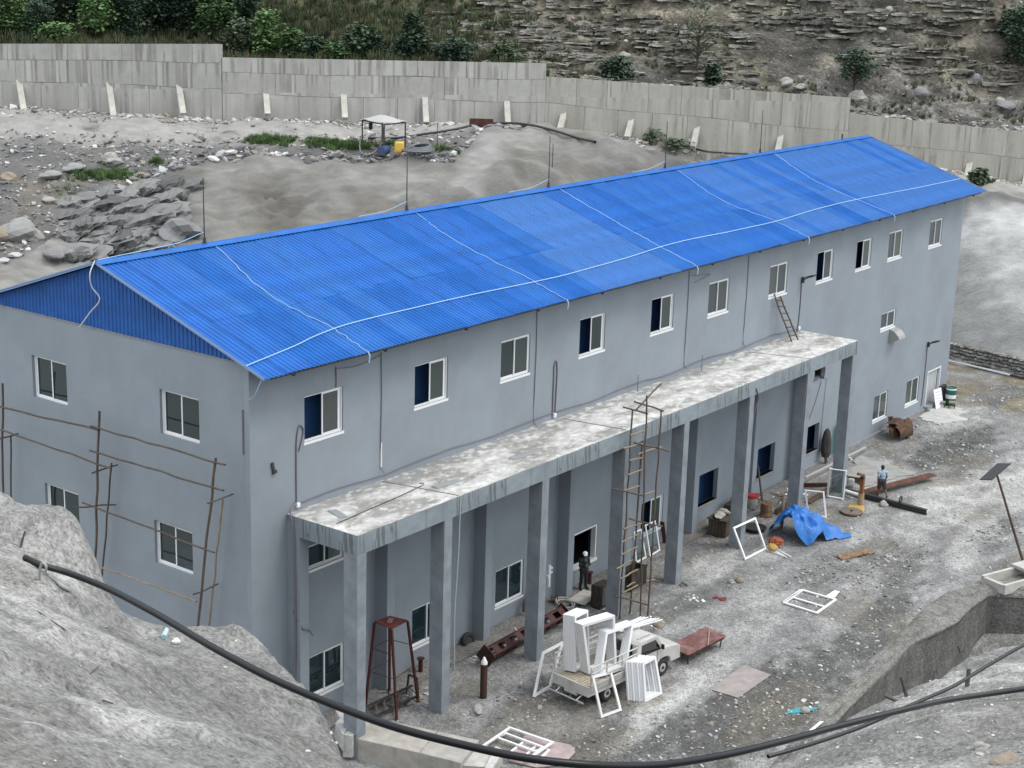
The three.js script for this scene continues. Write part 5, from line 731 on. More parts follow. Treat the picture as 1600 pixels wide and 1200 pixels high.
{ const p = gl(882, 946, .08); solo('cable_coil', 'pale coil of cable lying near the worker in the white cap', 'coil', merge([new THREE.TorusGeometry(.38, .05, 7, 30), new THREE.TorusGeometry(.34, .045, 7, 30).translate(0, 0, .07), new THREE.TorusGeometry(.4, .04, 7, 30).translate(.03, .02, .12)].map(g => g.rotateX(-Math.PI / 2.3))), M([.33, .33, .32], .7), p); solo('cable_reel', 'small brown reel beside the pale cable coil', 'reel', merge([rod([0, .18, -.12], [0, .18, .12], .1), rod([0, .18, -.14], [0, .18, -.11], .2, .2, 14), rod([0, .18, .11], [0, .18, .14], .2, .2, 14)]), mat.wood, gl(866, 944, 0), .7); }
{ const t = thing('site_cabinet', 'dark brown metal cabinet standing right of the worker with the white cap', 'cabinet', [17.6, 0, 2.0], -.05); part('case', rbox(.85, .95, .5, .02, .4, .55, 0), M([.07, .055, .05], .6, { map: rustC }), t); part('door_panel', span(.08, .74, .16, .94, .252, .262), M([.1, .095, .09], .55), t); part('feet', merge([span(0, .1, 0, .1, -.2, .2), span(.7, .8, 0, .1, -.2, .2)]), mat.dark, t); solo('pale_board', 'pale board lying on the ground behind the brown cabinet', 'board', box(1.4, .05, .8), mat.pale, [17.9, .2, 1.2], .1); }
{ const p = gl(986, 926, 0), t = thing('brown_bin', 'low brown metal bin under the leaning sashes behind the bamboo tower', 'bin', p, .05); part('case', merge([span(0, 1.3, .05, .85, -.55, -.5), span(0, 1.3, .05, .85, -.04, 0), span(0, .05, .05, .85, -.5, -.05), span(1.25, 1.3, .05, .85, -.5, -.05), span(.05, 1.25, .05, .1, -.5, -.05)]), M([.075, .06, .052], .7, { map: rustC }), t); part('rim', merge([span(-.03, 1.33, .851, .9, -.02, .03), span(-.03, 1.33, .851, .9, -.58, -.52)]), mat.darksteel, t); }
{ const t = thing('white_channel', 'white plastic channel standing at the pier behind the third column', 'channel', onZ(857.5, 917, .62)); part('strip', span(-.06, .06, 0, .95, -.03, .03), mat.white, t); part('clip', merge([box(.12, .08, .1, .12, .8, 0), box(.14, .08, .1, .1, .62, 0), box(.1, .1, .1, -.1, .5, 0)]), mat.white, t); }
{ const t = thing('white_sill_profile', 'white window sill profile leaning low on the wall by the second column', 'profile', onZ(661, 1041, .12)); part('board', beam([0, .02, 0], [1.0, .16, .1], .16, .03), mat.white, t); part('lip', beam([.05, -.14, .1], [1.0, .0, .2], .04, .05), mat.white, t); }
{ const t = thing('bent_duct', 'grey bent pipe lying against the wall right of the third window', 'pipe', onZ(822, 938, .3)); part('elbow', tube([[-.1, -.45, 0], [-.08, -.05, 0], [0, 0, 0], [.5, .12, -.05], [1.0, .3, -.1]], .09, 30, 8), M([.12, .1, .1], .6), t); part('rod', rod([.95, .3, -.15], [1.0, 1.25, -.22], .03), mat.darksteel, t); }
{ const p0 = V(15.46, .45, 6.8), t = thing('red_site_table', 'low steel table with a faded red plate top beside the pickup front', 'table', [16.6, 0, 7.4]); const C = [[15.46, 6.8], [15.27, 7.84], [17.8, 8.05], [18.05, 7.0]]; const s = new THREE.Shape(C.map(a => new THREE.Vector2(a[0] - 16.6, -(a[1] - 7.4)))); part('top_plate', strip(new THREE.ExtrudeGeometry(s, { depth: .04, bevelEnabled: false }).rotateX(-Math.PI / 2).translate(0, .43, 0)), M([.30, .155, .15], .85, { map: rep(rustC, 2) }), t); C.forEach(([x, z]) => part('leg', rod([(x - 16.6) * .86, 0, (z - 7.4) * .8], [(x - 16.6) * .9, .43, (z - 7.4) * .85], .03), mat.darksteel, t)); part('apron_bar', beam([-1.2, .38, .42], [1.15, .38, .6], .03, .08), mat.rust, t); solo('pale_stick', 'pale stick lying on the red steel table', 'stick', beam([16.5, .5, 8.0], [17.9, .5, 7.25], .05, .04), mat.pale_wood); }
const sheetFlat = (name, label, pts, m, y = .02, th = .03) => { const c = V(), q = pts.map(([a, b]) => gl(a, b, y)); q.forEach(v => c.add(v)); c.multiplyScalar(1 / q.length); const s = new THREE.Shape(q.map(v => new THREE.Vector2(v.x - c.x, -(v.z - c.z)))); solo(name, label, 'board', strip(new THREE.ExtrudeGeometry(s, { depth: th, bevelEnabled: false }).rotateX(-Math.PI / 2)), m, [c.x, y, c.z]); };
sheetFlat('pink_board', 'faded pink board lying flat on the gravel in front of the red table', [[1109, 1078], [1153, 1091], [1205, 1055], [1162, 1040]], M([.40, .355, .34], .85, { map: rep(grain, 2) }));
sheetFlat('pink_board', 'pink board under the white frames at the bottom of the picture', [[795, 1190], [838, 1200], [880, 1196], [899, 1176], [892, 1165], [860, 1158], [820, 1150]], M([.5, .4, .385], .85, { map: rep(grain, 2) }), .03);
sheetFlat('turquoise_strip', 'turquoise plastic strip lying in the wet gravel', [[1229, 1116], [1262, 1113], [1280, 1107], [1250, 1106], [1230, 1112]], M([.04, .27, .32], .5), .03);
sheetFlat('white_scrap', 'white plastic scrap at the kerb of the pit', [[1264, 1142], [1270, 1142], [1287, 1128], [1281, 1128]], mat.white, .12);
sheetFlat('white_scrap', 'white sheet scrap beside the flat frame in the yard', [[1290, 932], [1302, 937], [1312, 925], [1304, 923]], mat.white, .03);
// ---------------------------------------------------------------- blue tarpaulin over a heap
{
  const c = V(31.0, 0, 4.35), n = 132, m = 26, pos = [], idx = [], uv = [];
  const out = a => { const k = [[0, 1.4], [.45, 1.7], [.75, 2.65], [.9, 2.7], [1.1, 1.8], [1.5, 1.3], [2.1, 1.5], [2.6, 1.4], [3.0, 1.1], [3.4, 1.1], [3.8, 1.35], [4.3, 1.2], [5.0, 1.3], [5.6, 1.4], [6.284, 1.4]]; let i = 0; while (i < k.length - 2 && a > k[i + 1][0]) i++; return lerp(k[i][1], k[i + 1][1], (a - k[i][0]) / (k[i + 1][0] - k[i][0])); };
  const tops = [[0, -.1, 1.22, 1.0], [-.6, .2, 1.12, 1.5], [.55, -.3, 1.2, 1.3], [.45, .45, 1.08, 1.4], [-.2, .75, .85, 1.7], [1.2, .9, .42, .7], [-.95, -.3, .75, 1.5]];
  for (let j = 0; j <= m; j++) for (let i = 0; i <= n; i++) {
    const a = (i % n) / n * Math.PI * 2, f = j / m, R = out(a) * f, fold = Math.sin(a * 9 + 2 * vn(a * 2, f * 3, 0, 5)) * .5 + Math.sin(a * 17 + 1.3) * .25, x = Math.cos(a) * R, z = Math.sin(a) * R;
    let h0 = 0; for (const [tx, tz, th, sl] of tops) { const dd = Math.max(0, Math.hypot(x - tx, z - tz) - .34); h0 = Math.max(h0, th - .16 * dd - sl * 1.5 * Math.pow(dd, 1.8)); }
    const notch = sstep(.42, .2, Math.abs(a - 3.1)) * sstep(.5, .95, f); let y = h0 + fold * .13 * sstep(.12, .6, f) * (1 - .55 * sstep(.8, 1, f)) + .03 * fbm(x * 3, z * 3, 3, 0, 401) + notch * .42 + .02;
    pos.push(x, Math.max(y, .02 + .07 * Math.abs(fold) + .05 * vn(x * 5, z * 5, 0, 8)), z); uv.push(x, z);
  }
  for (let j = 0; j < m; j++) for (let i = 0; i < n; i++) { const a = j * (n + 1) + i; idx.push(a, a + 1, a + n + 1, a + 1, a + n + 2, a + n + 1); }
  const g = new THREE.BufferGeometry(); g.setAttribute('position', new THREE.Float32BufferAttribute(pos, 3)); g.setAttribute('uv', new THREE.Float32BufferAttribute(uv, 2)); g.setIndex(idx); g.computeVertexNormals();
  solo('blue_tarp', 'bright blue tarpaulin draped over a heap in front of the columns', 'tarpaulin', g, M([.012, .135, .45], .42, { bumpMap: rep(grainB, 1), bumpScale: .03 }), c);
  solo('orange_sack', 'orange sack showing under the raised edge of the blue tarp', 'sack', jitter(rockGeo(3, 2, .8).scale(.6, .45, .6), .1), M([.26, .07, .03], .85), gl(1212, 846, .25)); solo('yellow_sack', 'yellow sack in front of the orange one under the blue tarp', 'sack', jitter(rockGeo(4, 2, .7).scale(.65, .35, .45), .09), M([.38, .25, .08], .85), gl(1208, 855, .15), .4);
  solo('wooden_stake', 'pale stake head rising behind the blue tarp', 'stake', rod([0, 0, 0], [-.05, 1.75, 0], .09, .07), mat.pale_wood, [31.6, 0, 3.3]);
  const G4 = 'white strips by the blue tarp'; const s = solo('white_strip', 'white strip in the bundle lying between the leaning frame and the blue tarp', 'strip', beam(V(0, .03, 0), gl(1236, 868, .03).sub(gl(1199, 850, 0)), .05, .04), mat.white, gl(1199, 852, 0), 0, G4); for (let k = 1; k < 7; k++) dup(s, gl(1199 - k * .6, 852 + k * 1.2, .02 * (k % 2)), .05 * k - .15, null, [1 - .06 * k, 1, 1 - .06 * k], G4);
}
// ---------------------------------------------------------------- odds and ends under and before the canopy
{
  const t = thing('wooden_crate', 'weathered plank crate beside the sixth column', 'crate', [29.0, 0, 1.45], .1); const w = M([.13, .105, .085], .9, { map: woodC });
  for (let k = 0; k < 5; k++) { part('slat', span(-.5 + k * .22, -.3 + k * .22, .05, .82, .42, .45), w, t); part('slat', span(-.55, -.52, .05, .82, -.42 + k * .17, -.27 + k * .17), w, t); } part('lid', span(-.62, .66, .83, .88, -.5, .52), w, t); part('back', merge([span(.6, .63, .05, .82, -.42, .45), span(-.5, .6, .05, .82, -.45, -.42)]), w, t);
  solo('cement_bag', 'grey cement bag on the plank crate, left one', 'bag', jitter(rockGeo(6, 2, .6).scale(.75, .35, .5), .02), M([.4, .39, .36], .9), [28.8, .98, 1.4], .4); solo('cement_bag', 'grey cement bag on the plank crate, right one', 'bag', jitter(rockGeo(7, 2, .6).scale(.75, .35, .5), .02), M([.38, .37, .35], .9), [29.4, .98, 1.3], 1);
  solo('rope_end', 'pale rope hanging over the plank crate', 'rope', tube([[29.0, 1.05, 1.5], [29.2, .95, 1.95], [29.3, .5, 2.0], [29.45, .02, 2.2]], .025, 24, 5), mat.pale_wood);
  const b = thing('brown_toolbox', 'brown box with a carrying frame behind the plank crate', 'box', [31.7, 0, .55], .1); part('case', rbox(1.1, .6, .5, .03, 0, .35, 0), M([.1, .06, .045], .8, { map: woodC }), b); part('handle', merge([rod([-.3, .65, 0], [-.3, .95, 0], .02), rod([.3, .65, 0], [.3, .95, 0], .02), rod([-.3, .95, 0], [.3, .95, 0], .02)]), mat.darksteel, b);
  const rb = thing('red_bucket', 'red topped plastic bucket behind the sixth column', 'bucket', [33.0, .1, .9]); part('pail', strip(new THREE.LatheGeometry([[0, 0], [.22, 0], [.26, .55]].map(a => new THREE.Vector2(...a)), 18)), mat.dirtywhite, rb); part('lid', rod([0, .55, 0], [0, .68, 0], .3, .29, 18), M([.4, .03, .025], .5), rb);
  solo('dark_post', 'dark pole leaning before the wall behind the sixth bay', 'pole', pole(gl(1193, 793, .1), onZ(1184, 728, .5), .05), mat.darksteel);
  solo('timber_beam', 'brown timber beam lying behind the blue tarp', 'timber', beam(gl(1212, 800, .15), gl(1240, 782, .15), .16, .22), mat.wood); solo('timber_beam', 'dark timber lying left of the glazed sash', 'timber', beam(gl(1240, 758, .12), gl(1292, 757, .12), .14, .18), mat.rust); solo('timber_beam', 'second dark timber crossing behind the empty white frame', 'timber', beam(gl(1262, 785, .1), gl(1298, 762, .2), .3, .05), mat.wood);
  solo('pale_plank', 'pale plank leaning along the apron edge towards the far column', 'plank', beam(gl(1258, 746, .12), gl(1352, 699, .15), .12, .06), M([.4, .4, .39], .9)); solo('brown_plank', 'narrow brown plank standing at the pier of the fifth bay', 'plank', beam([25.9, .1, .25], [25.9, 1.1, .05], .2, .05), mat.rust);
  solo('mixer_drum', 'rusty tin drum with rags behind the blue tarp', 'drum', jitter(strip(new THREE.CylinderGeometry(.28, .3, .7, 16, 3)), .03), M([.33, .2, .12], .8, { map: rustC }), [32.6, .35, 1.9]); solo('rubber_tub', 'flat black tub behind the leaning frame', 'tub', strip(new THREE.LatheGeometry([[0, .03], [.45, .03], [.55, .2], [.52, .2], [.42, .06], [0, .06]].map(a => new THREE.Vector2(...a)), 22)), mat.rubber, [30.4, .02, 2.5]);
  for (let k = 0; k < 9; k++) solo('branch', 'crooked stick in the heap of offcuts by the wall', 'stick', pole([0, .05, 0], [rr(.5, 1.2), rr(.1, .5), rr(-.3, .3)], .025), mat.wood, [33.6 + rr(0, 2), .05, rr(.4, 1.5)], rr(0, 6), 'sticks heaped by the wall');
  const bag = thing('dark_tarp_bundle', 'dark cloth bundle hanging at the wall right of the last opening', 'bundle', [42.15, 0, .35]); part('cloth', jitter(strip(new THREE.LatheGeometry([[0, .5], [.16, .45], [.28, .8], [.25, 1.4], [.14, 1.9], [.05, 2.05], [0, 2.1]].map(a => new THREE.Vector2(...a)), 18)), .06), M([.055, .05, .05], .9), bag); part('leg', merge([rod([-.1, 0, .1], [-.05, .6, 0], .05), rod([.15, 0, .05], [.08, .6, 0], .05)]), mat.wood, bag);
  solo('glass_pane', 'greenish glass sheet leaning on the wall left of the outermost column', 'glass sheet', new THREE.BoxGeometry(1.1, 1.75, .012).rotateX(-.12).translate(0, .9, 0), new THREE.MeshPhysicalMaterial({ color: lin(.5, .75, .68), transmission: .8, roughness: .15, thickness: 0, side: THREE.DoubleSide }), [44.2, .1, .25]);
  const dsk = thing('cable_drum_disc', 'round grey brown disc lying flat in front of the empty frames', 'disc', [35.85, 0, 4.91]); part('disc', rod([0, .06, 0], [0, .13, 0], .55, .55, 30), M([.24, .2, .18], .85, { map: woodC }), dsk); part('hub', rod([0, .13, 0], [0, .17, 0], .07, .07, 12), mat.dark, dsk); part('rim', new THREE.TorusGeometry(.54, .03, 6, 30).rotateX(Math.PI / 2).translate(0, .06, 0), mat.darksteel, dsk);
  solo('yellow_mat', 'yellowish flattened sacking below the orange post', 'sacking', jitter(strip(new THREE.CylinderGeometry(.62, .72, .05, 26, 1)).scale(1.1, 1, .6), .08), M([.42, .27, .09], .9), [36.7, .03, 4.75], .3);
  const op = thing('orange_post', 'orange timber post with an arm set in a tan concrete foot', 'post', [37.3, 0, 4.72]); part('foot', rod([0, 0, 0], [0, .62, 0], .17, .15, 16), M([.4, .32, .2], .9, { map: grain }), op); part('shaft', box(.17, 1.0, .17, 0, 1.1, 0), M([.34, .13, .045], .8, { map: woodC }), op); part('arm', beam([.05, 1.55, 0], [-.4, 1.72, -.1], .12, .14), M([.34, .14, .05], .8, { map: woodC }), op); part('strap', box(.2, .1, .2, -.05, 1.45, 0), mat.dark, op);
  const bm = thing('black_steel_beam', 'long black steel beam lying across the yard before the walking man', 'beam', [38.5, 0, 3.4]); part('web', beam([0, .14, 0], [-.35, .14, 4.45], .05, .22), mat.darksteel, bm); part('flange', beam([0, .26, 0], [-.35, .26, 4.45], .22, .02), mat.dark, bm); part('flange', beam([0, .02, 0], [-.35, .02, 4.45], .22, .02), mat.dark, bm); part('lifting_ring', new THREE.TorusGeometry(.15, .04, 8, 20).translate(-.22, .44, 3.0), mat.dark, bm);
  solo('white_pipe', 'short white pipe lying on the black beam behind the orange post', 'pipe', rod(gl(1321, 767, .3), gl(1346, 775, .3), .09), mat.white);
  solo('rust_plate', 'long rust brown plate resting on stones right of the walking man', 'plate', jitter(beam(gl(1340, 771, .25), gl(1458, 741, .3), .5, .04), .02), M([.2, .085, .055], .85, { map: rustC })); solo('green_plank', 'dull green timber behind the orange post', 'timber', beam(gl(1324, 748, .5), gl(1350, 752, .45), .12, .3), M([.11, .1, .06], .9, { map: woodC })); solo('white_jerrycan', 'round white can behind the glazed sash', 'can', rbox(.5, .45, .4, .12, 0, .35, 0), mat.dirtywhite, gl(1329, 762, 0), .3);
  solo('brown_sacking', 'flattened brown sacking lying in the yard right of the tarp', 'sacking', jitter(uvm(new THREE.BoxGeometry(1.9, .08, .55, 12, 1, 5)), .12), M([.34, .24, .16], .9, { map: woodC }), gl(1335, 866, .05), -.4); solo('red_rag', 'small dark red rags lying in the yard before the fifth column', 'rag', jitter(rockGeo(8, 2, .4).scale(.5, .2, .3), .03), M([.16, .02, .03], .9), gl(1130, 936, 0)); solo('red_rag', 'smaller dark red rag left of the other rags in the yard', 'rag', jitter(rockGeo(9, 2, .4).scale(.3, .15, .25), .03), M([.14, .02, .03], .9), gl(1119, 934, 0));
  const sp = thing('scrap_heap', 'heap of bent rust brown scrap plates along the wall foot', 'scrap', [50.0, .1, .95]); for (let k = 0; k < 7; k++) { const g = new THREE.CylinderGeometry(.5, .55, 1.5, 12, 1, true, 0, 1.7); g.rotateZ(Math.PI / 2).rotateY(rr(-.5, .5)).rotateX(rr(-.6, .6)); part('plate', strip(g.translate(rr(-.8, .8), rr(.05, .35), rr(-.3, .4))), M([.13, .05 + .02 * rnd(), .035], .85, { map: rustC }), sp); } part('post', beam([.2, 0, -.3], [.3, .9, -.5], .25, .2), mat.wood, sp);
}
// drum, sign and stools at the far door
{
  const drum = (x, z, m, band, label) => { const t = thing('oil_drum', label, 'drum', [x, .02, z]); part('shell', strip(new THREE.LatheGeometry([[0, 0], [.29, 0], [.3, .02], [.29, .04], [.285, .3], [.3, .32], [.285, .34], [.285, .6], [.3, .62], [.285, .64], [.285, .9], [.3, .93], [.27, .93], [.27, .9], [0, .9]].map(a => new THREE.Vector2(...a)), 26)).scale(1.1, 1.22, 1.1), m, t); if (band) { part('band', strip(new THREE.CylinderGeometry(.322, .322, .24, 26, 1, true)).translate(0, .58, 0), mat.white, t); part('band', strip(new THREE.CylinderGeometry(.322, .322, .1, 26, 1, true)).translate(0, 1.05, 0), mat.white, t); part('print', strip(new THREE.CylinderGeometry(.325, .325, .12, 8, 1, true, .2, .9)).translate(0, .58, 0), M([.02, .14, .12], .5), t); } };
  drum(58.6, .75, M([.012, .10, .085], .45), 1, 'dark green oil drum with white bands at the far building corner'); drum(58.75, .05, M([.05, .035, .04], .6), 0, 'dark rusty drum behind the green one at the far corner');
  const cv = document.createElement('canvas'); cv.width = 128; cv.height = 160; const g = cv.getContext('2d'); g.fillStyle = '#dfe0ea'; g.fillRect(0, 0, 128, 160); g.fillStyle = '#9a9ab4'; for (let k = 0; k < 5; k++) for (let x = 14; x < 112; x += 7) if (hsh(k, x) > .25) g.fillRect(x, 24 + k * 26, 6, 6); const tx = new THREE.CanvasTexture(cv); tx.colorSpace = THREE.SRGBColorSpace;
  const sg = thing('notice_board', 'white notice board with faint lines leaning by the far door', 'sign', [57.45, .02, .42], -.1); part('board', new THREE.BoxGeometry(.95, 1.2, .03).rotateX(-.25).translate(0, .6, 0), M([1, 1, 1], .6, { map: tx }), sg); part('stay', beam([0, 0, -.3], [0, .6, -.05], .05, .03), mat.wood, sg);
  for (const [x, z, s, l] of [[57.9, 1.15, .5, 'small wooden stool with a pale seat in front of the green drum'], [57.75, .6, .42, 'smaller brown stool between the notice board and the drum']]) { const st = thing('wooden_stool', l, 'stool', [x, .02, z], .3); part('seat', rbox(s, .06, s * .8, .02, 0, s * .8, 0), mat.pale_wood, st); for (const a of [-1, 1]) for (const b of [-1, 1]) part('leg', beam([a * s * .42, 0, b * s * .34], [a * s * .36, s * .77, b * s * .28], .05, .05), mat.wood, st); }
}
// solar lamp beside the pit
{
  const b = gl(1603, 888, 0), d = toDepth(b), tp = at(1557, 739, d), t = thing('solar_lamp', 'leaning rusty pole with a small solar panel at the right picture edge', 'solar lamp', b); const r = v => v.clone().sub(b);
  part('pole', rod(V(0, -.1, 0), r(tp), .065, .05, 9), M([.12, .075, .06], .7, { map: rustC }), t);
  const C = [at(1530.5, 749, d - .35), at(1558.5, 723.5, d + .5), at(1580, 724, d + .45), at(1550, 749.5, d - .4)].map(r), n = V().crossVectors(C[1].clone().sub(C[0]), C[3].clone().sub(C[0])).normalize().multiplyScalar(.04), pos = []; const q = [...C, ...C.map(v => v.clone().add(n))]; for (const f of [[0, 1, 2, 3], [7, 6, 5, 4], [0, 4, 5, 1], [1, 5, 6, 2], [2, 6, 7, 3], [3, 7, 4, 0]]) for (const k of [f[0], f[1], f[2], f[0], f[2], f[3]]) pos.push(q[k].x, q[k].y, q[k].z);
  const g = new THREE.BufferGeometry(); g.setAttribute('position', new THREE.Float32BufferAttribute(pos, 3)); g.computeVertexNormals(); part('panel', g, new THREE.MeshPhysicalMaterial({ color: lin(.03, .031, .034), roughness: .35, specularIntensity: .4, side: THREE.DoubleSide }), t); part('bracket', rod(r(tp), C[0].clone().lerp(C[2], .5), .035), mat.darksteel, t);
  const ch = thing('concrete_chamber', 'pale open concrete chamber at the pit edge below the solar lamp', 'chamber', gl(1594, 910, 0), -.35); part('wall', span(-1.6, 1.2, -.1, .34, .35, .5), mat.pale, ch); part('wall', span(-1.6, 1.2, -.1, .36, -.85, -.7), mat.pale, ch); part('wall', span(-1.6, -1.4, -.1, .3, -.7, .35), mat.pale, ch); part('cover', span(.4, 1.4, .365, .5, -.9, .55), mat.pale, ch); part('floor', span(-1.4, 1.2, -.1, -.02, -.7, .35), mat.dark, ch);
}
// concrete kerb and broken blocks at the near end
{
  const t = thing('concrete_kerb', 'pale cast concrete kerb wall at the foot of the foreground slope', 'kerb', [2.5, 0, 4.5]); const yT = .8, q = [[581, 1121], [747, 1156], [720, 1191], [549, 1151]].map(a => onY(...a, yT).sub(t.position));
  const slab = (f0, f1) => { const A = q[0].clone().lerp(q[1], f0), B = q[0].clone().lerp(q[1], f1), C = q[3].clone().lerp(q[2], f1), D = q[3].clone().lerp(q[2], f0); const s = new THREE.Shape([A, B, C, D].map(v => new THREE.Vector2(v.x, -v.z))); return jitter(uvm(new THREE.ExtrudeGeometry(s, { depth: 1.5, bevelEnabled: true, bevelSize: .02, bevelThickness: .02, bevelSegments: 1 }).rotateX(-Math.PI / 2).translate(0, yT - 1.52, 0)), .02); };
  part('slab', slab(.006, .62), M([.5, .47, .42], .9, { map: rep(grain, 2) }), t); part('slab', slab(.632, 1), M([.47, .45, .41], .9, { map: rep(grain, 2) }), t);
  const blk = (pts, y, th, l, m = mat.white) => { const c = onY(...pts[0], y), s = new THREE.Shape(pts.map(p => { const v = onY(...p, y); return new THREE.Vector2(v.x - c.x, -(v.z - c.z)); })); solo('white_block', l, 'block', jitter(strip(new THREE.ExtrudeGeometry(s, { depth: th, bevelEnabled: false }).rotateX(-Math.PI / 2).translate(0, -th, 0)), .015), m, c); };
  const wm = M([.66, .65, .62], .8, { map: rep(grain, 1) });
  blk([[566, 1117], [582, 1121], [550, 1150], [536, 1148]], .95, .8, 'white block next to the kerb end', wm); blk([[554, 1107], [567, 1121], [548, 1135], [540, 1118]], 1.1, .5, 'tilted white block on the kerb end with a peaked corner', wm); blk([[524, 1108], [536, 1107], [540, 1115], [530, 1120]], 1.0, .4, 'small white fragment left of the kerb blocks', wm); blk([[540, 1112], [556, 1120], [536, 1148], [524, 1130]], 1.0, .6, 'white slab left of the peaked block', wm);
  blk([[742, 1170], [786, 1173], [762, 1199], [720, 1196]], .6, .5, 'pale slab beyond the right end of the kerb', mat.pale); blk([[775, 1165], [788, 1172], [770, 1200], [755, 1204]], .75, .1, 'white board on the slab beyond the kerb', wm);
}
// ---------------------------------------------------------------- pipes and pegs in the foreground
{
  const P = [[40, 889, 26.2], [58, 887, 26], [75, 886, 25.8], [100, 893, 25.5], [160, 916, 25], [240, 957, 24], [330, 1010, 22.8], [420, 1058, 21.8], [520, 1101, 21], [620, 1137, 20.4], [720, 1163, 20.2], [820, 1184, 20.2], [920, 1195, 20.4], [1020, 1196, 21], [1120, 1182, 21.8], [1220, 1159, 23], [1320, 1132, 24.6], [1420, 1107, 26.6], [1480, 1094, 28], [1560, 1082, 29.5], [1700, 1062, 31]].map(a => at(...a)); for (const p of P) { const h = foreH(...toST(p.x, p.z)) + .06; if (p.y < h) p.y = h; }
  solo('black_water_pipe', 'thick black plastic pipe hanging in a long sag across the foreground', 'pipe', tube(P, .052, 220, 12), new THREE.MeshPhysicalMaterial({ color: lin(.007, .008, .01), roughness: .3, specularIntensity: .6 }));
  solo('thin_black_pipe', 'thin black line running beside the sagging pipe', 'pipe', tube([[70, 884, 25.6], [160, 913, 25.1], [330, 1006, 22.9], [520, 1097, 21.1], [720, 1159, 20.4], [900, 1190, 20.5], [1000, 1191, 21]].map(a => at(...a)), .012, 120, 6), mat.cable);
  solo('black_hose', 'thinner black hose crossing the right foreground behind the thick pipe', 'hose', tube([[1660, 985, 33], [1600, 1008, 32], [1540, 1042, 31], [1490, 1072, 29.6], [1450, 1090, 28.6], [1400, 1112, 27.5], [1340, 1138, 26.4], [1250, 1168, 25.2], [1200, 1182, 24.9]].map(a => at(...a)), .034, 90, 8), M([.012, .013, .015], .4));
  const peg = (px, py, px2, py2, l, r = .02) => { const b = onFore(px, py), d = toDepth(b), tp = at(px2, py2, d); solo('steel_peg', l, 'peg', rod(b.clone().lerp(tp, -.15), tp, r, r * .9, 7), M([.12, .11, .105], .7, { map: rustC })); };
  peg(1416, 1088, 1408, 1057, 'steel peg standing right of the hose crossing', .045); peg(1511, 1072, 1514, 1045, 'steel peg nearest the right picture edge', .05); peg(1500, 1018, 1497, 1009, 'short steel peg at the foot of the pit wall', .04); peg(1400, 1096, 1382, 1087, 'steel peg lying almost flat beside the thick pipe', .04);
  peg(32, 856, 39, 830, 'steel peg standing on the upper bulge at the left', .02); { const b = onFore(34, 842), d = toDepth(b); solo('steel_rod', 'horizontal steel rod tied to the peg on the left bulge', 'rod', rod(at(-30, 842, d), at(36, 842, d), .03), M([.16, .16, .16], .7)); }
  const b = onFore(62, 905), d = toDepth(b); solo('wire_loop', 'wire hoop holding the pipe at its left end', 'wire', tube([at(63, 912, d), at(62, 895, d - .1), at(66, 880, d - .2), at(72, 884, d - .3), at(70, 898, d - .2)], .022, 24, 6), M([.3, .3, .29], .6));
  solo('grey_hose_end', 'short grey hose on the slope below the pipe loop', 'hose', tube([[78, 903], [88, 910], [98, 919], [110, 927]].map(a => onFore(...a).add(V(0, .03, 0))), .035, 20, 6), M([.3, .31, .31], .6));
  for (const [a, bb, l] of [[[58, 955], [103, 992], 'rusty wire end sticking out of the slope below the pipe'], [[140, 1054], [155, 1048], 'short wire end on the slope in mid foreground'], [[160, 1095], [176, 1106], 'short rusty bar end in the lower foreground slope']]) solo('wire_end', l, 'wire', rod(onFore(...a), onFore(...bb).add(V(0, .05, 0)), .009), M([.08, .06, .05], .8));
  solo('plastic_bottle', 'crushed bluish plastic bottle on the foreground slope under the pipe', 'bottle', jitter(rod([-.12, 0, 0], [.12, .02, 0], .05, .04, 10), .02), new THREE.MeshPhysicalMaterial({ color: lin(.6, .75, .8), roughness: .2, transmission: .5, thickness: 0, side: THREE.DoubleSide }), onFore(258, 996).add(V(0, .05, 0)), .6); solo('paper_scrap', 'crumpled white scrap beside the plastic bottle on the slope', 'scrap', jitter(rockGeo(2, 2, .7).scale(.15, .12, .14), .03), mat.white, onFore(275, 1007).add(V(0, .04, 0)));
}

{ // cement screeds cast on the ground
  const pad = (pts, label, m) => { const q = pts.map(([a, b]) => onY(a, b, .03)), s = new THREE.Shape(); const N = q.length; for (let i = 0; i < N; i++) for (let k = 0; k < 6; k++) { const v = q[i].clone().lerp(q[(i + 1) % N], k / 6), j = k ? .16 : 0; const x = v.x + (hsh(i, k, 1) - .5) * j * 2, y = -(v.z + (hsh(i, k, 2) - .5) * j * 2); i || k ? s.lineTo(x, y) : s.moveTo(x, y); } struct('concrete_pad', new THREE.ExtrudeGeometry(s, { depth: .07, bevelEnabled: false }).rotateX(-Math.PI / 2).translate(0, -.005, 0), m, 'structure', label); };
  const lm = M([.62, .62, .61], .9, { map: rep(sprayC, 3), bumpMap: rep(grainB, 1), bumpScale: .02 });
  pad([[1436, 652], [1462, 634], [1500, 638], [1510, 646], [1529, 655], [1500, 658], [1467, 664], [1450, 658]], 'pale cement spilled before the far door', lm);
  pad([[1322, 742], [1345, 712], [1395, 728], [1432, 740], [1388, 750], [1350, 760]], 'grey cement pad behind the walking man', M([.40, .40, .395], .92, { map: rep(sprayC, 3), bumpMap: rep(grainB, 1), bumpScale: .02 }));
}
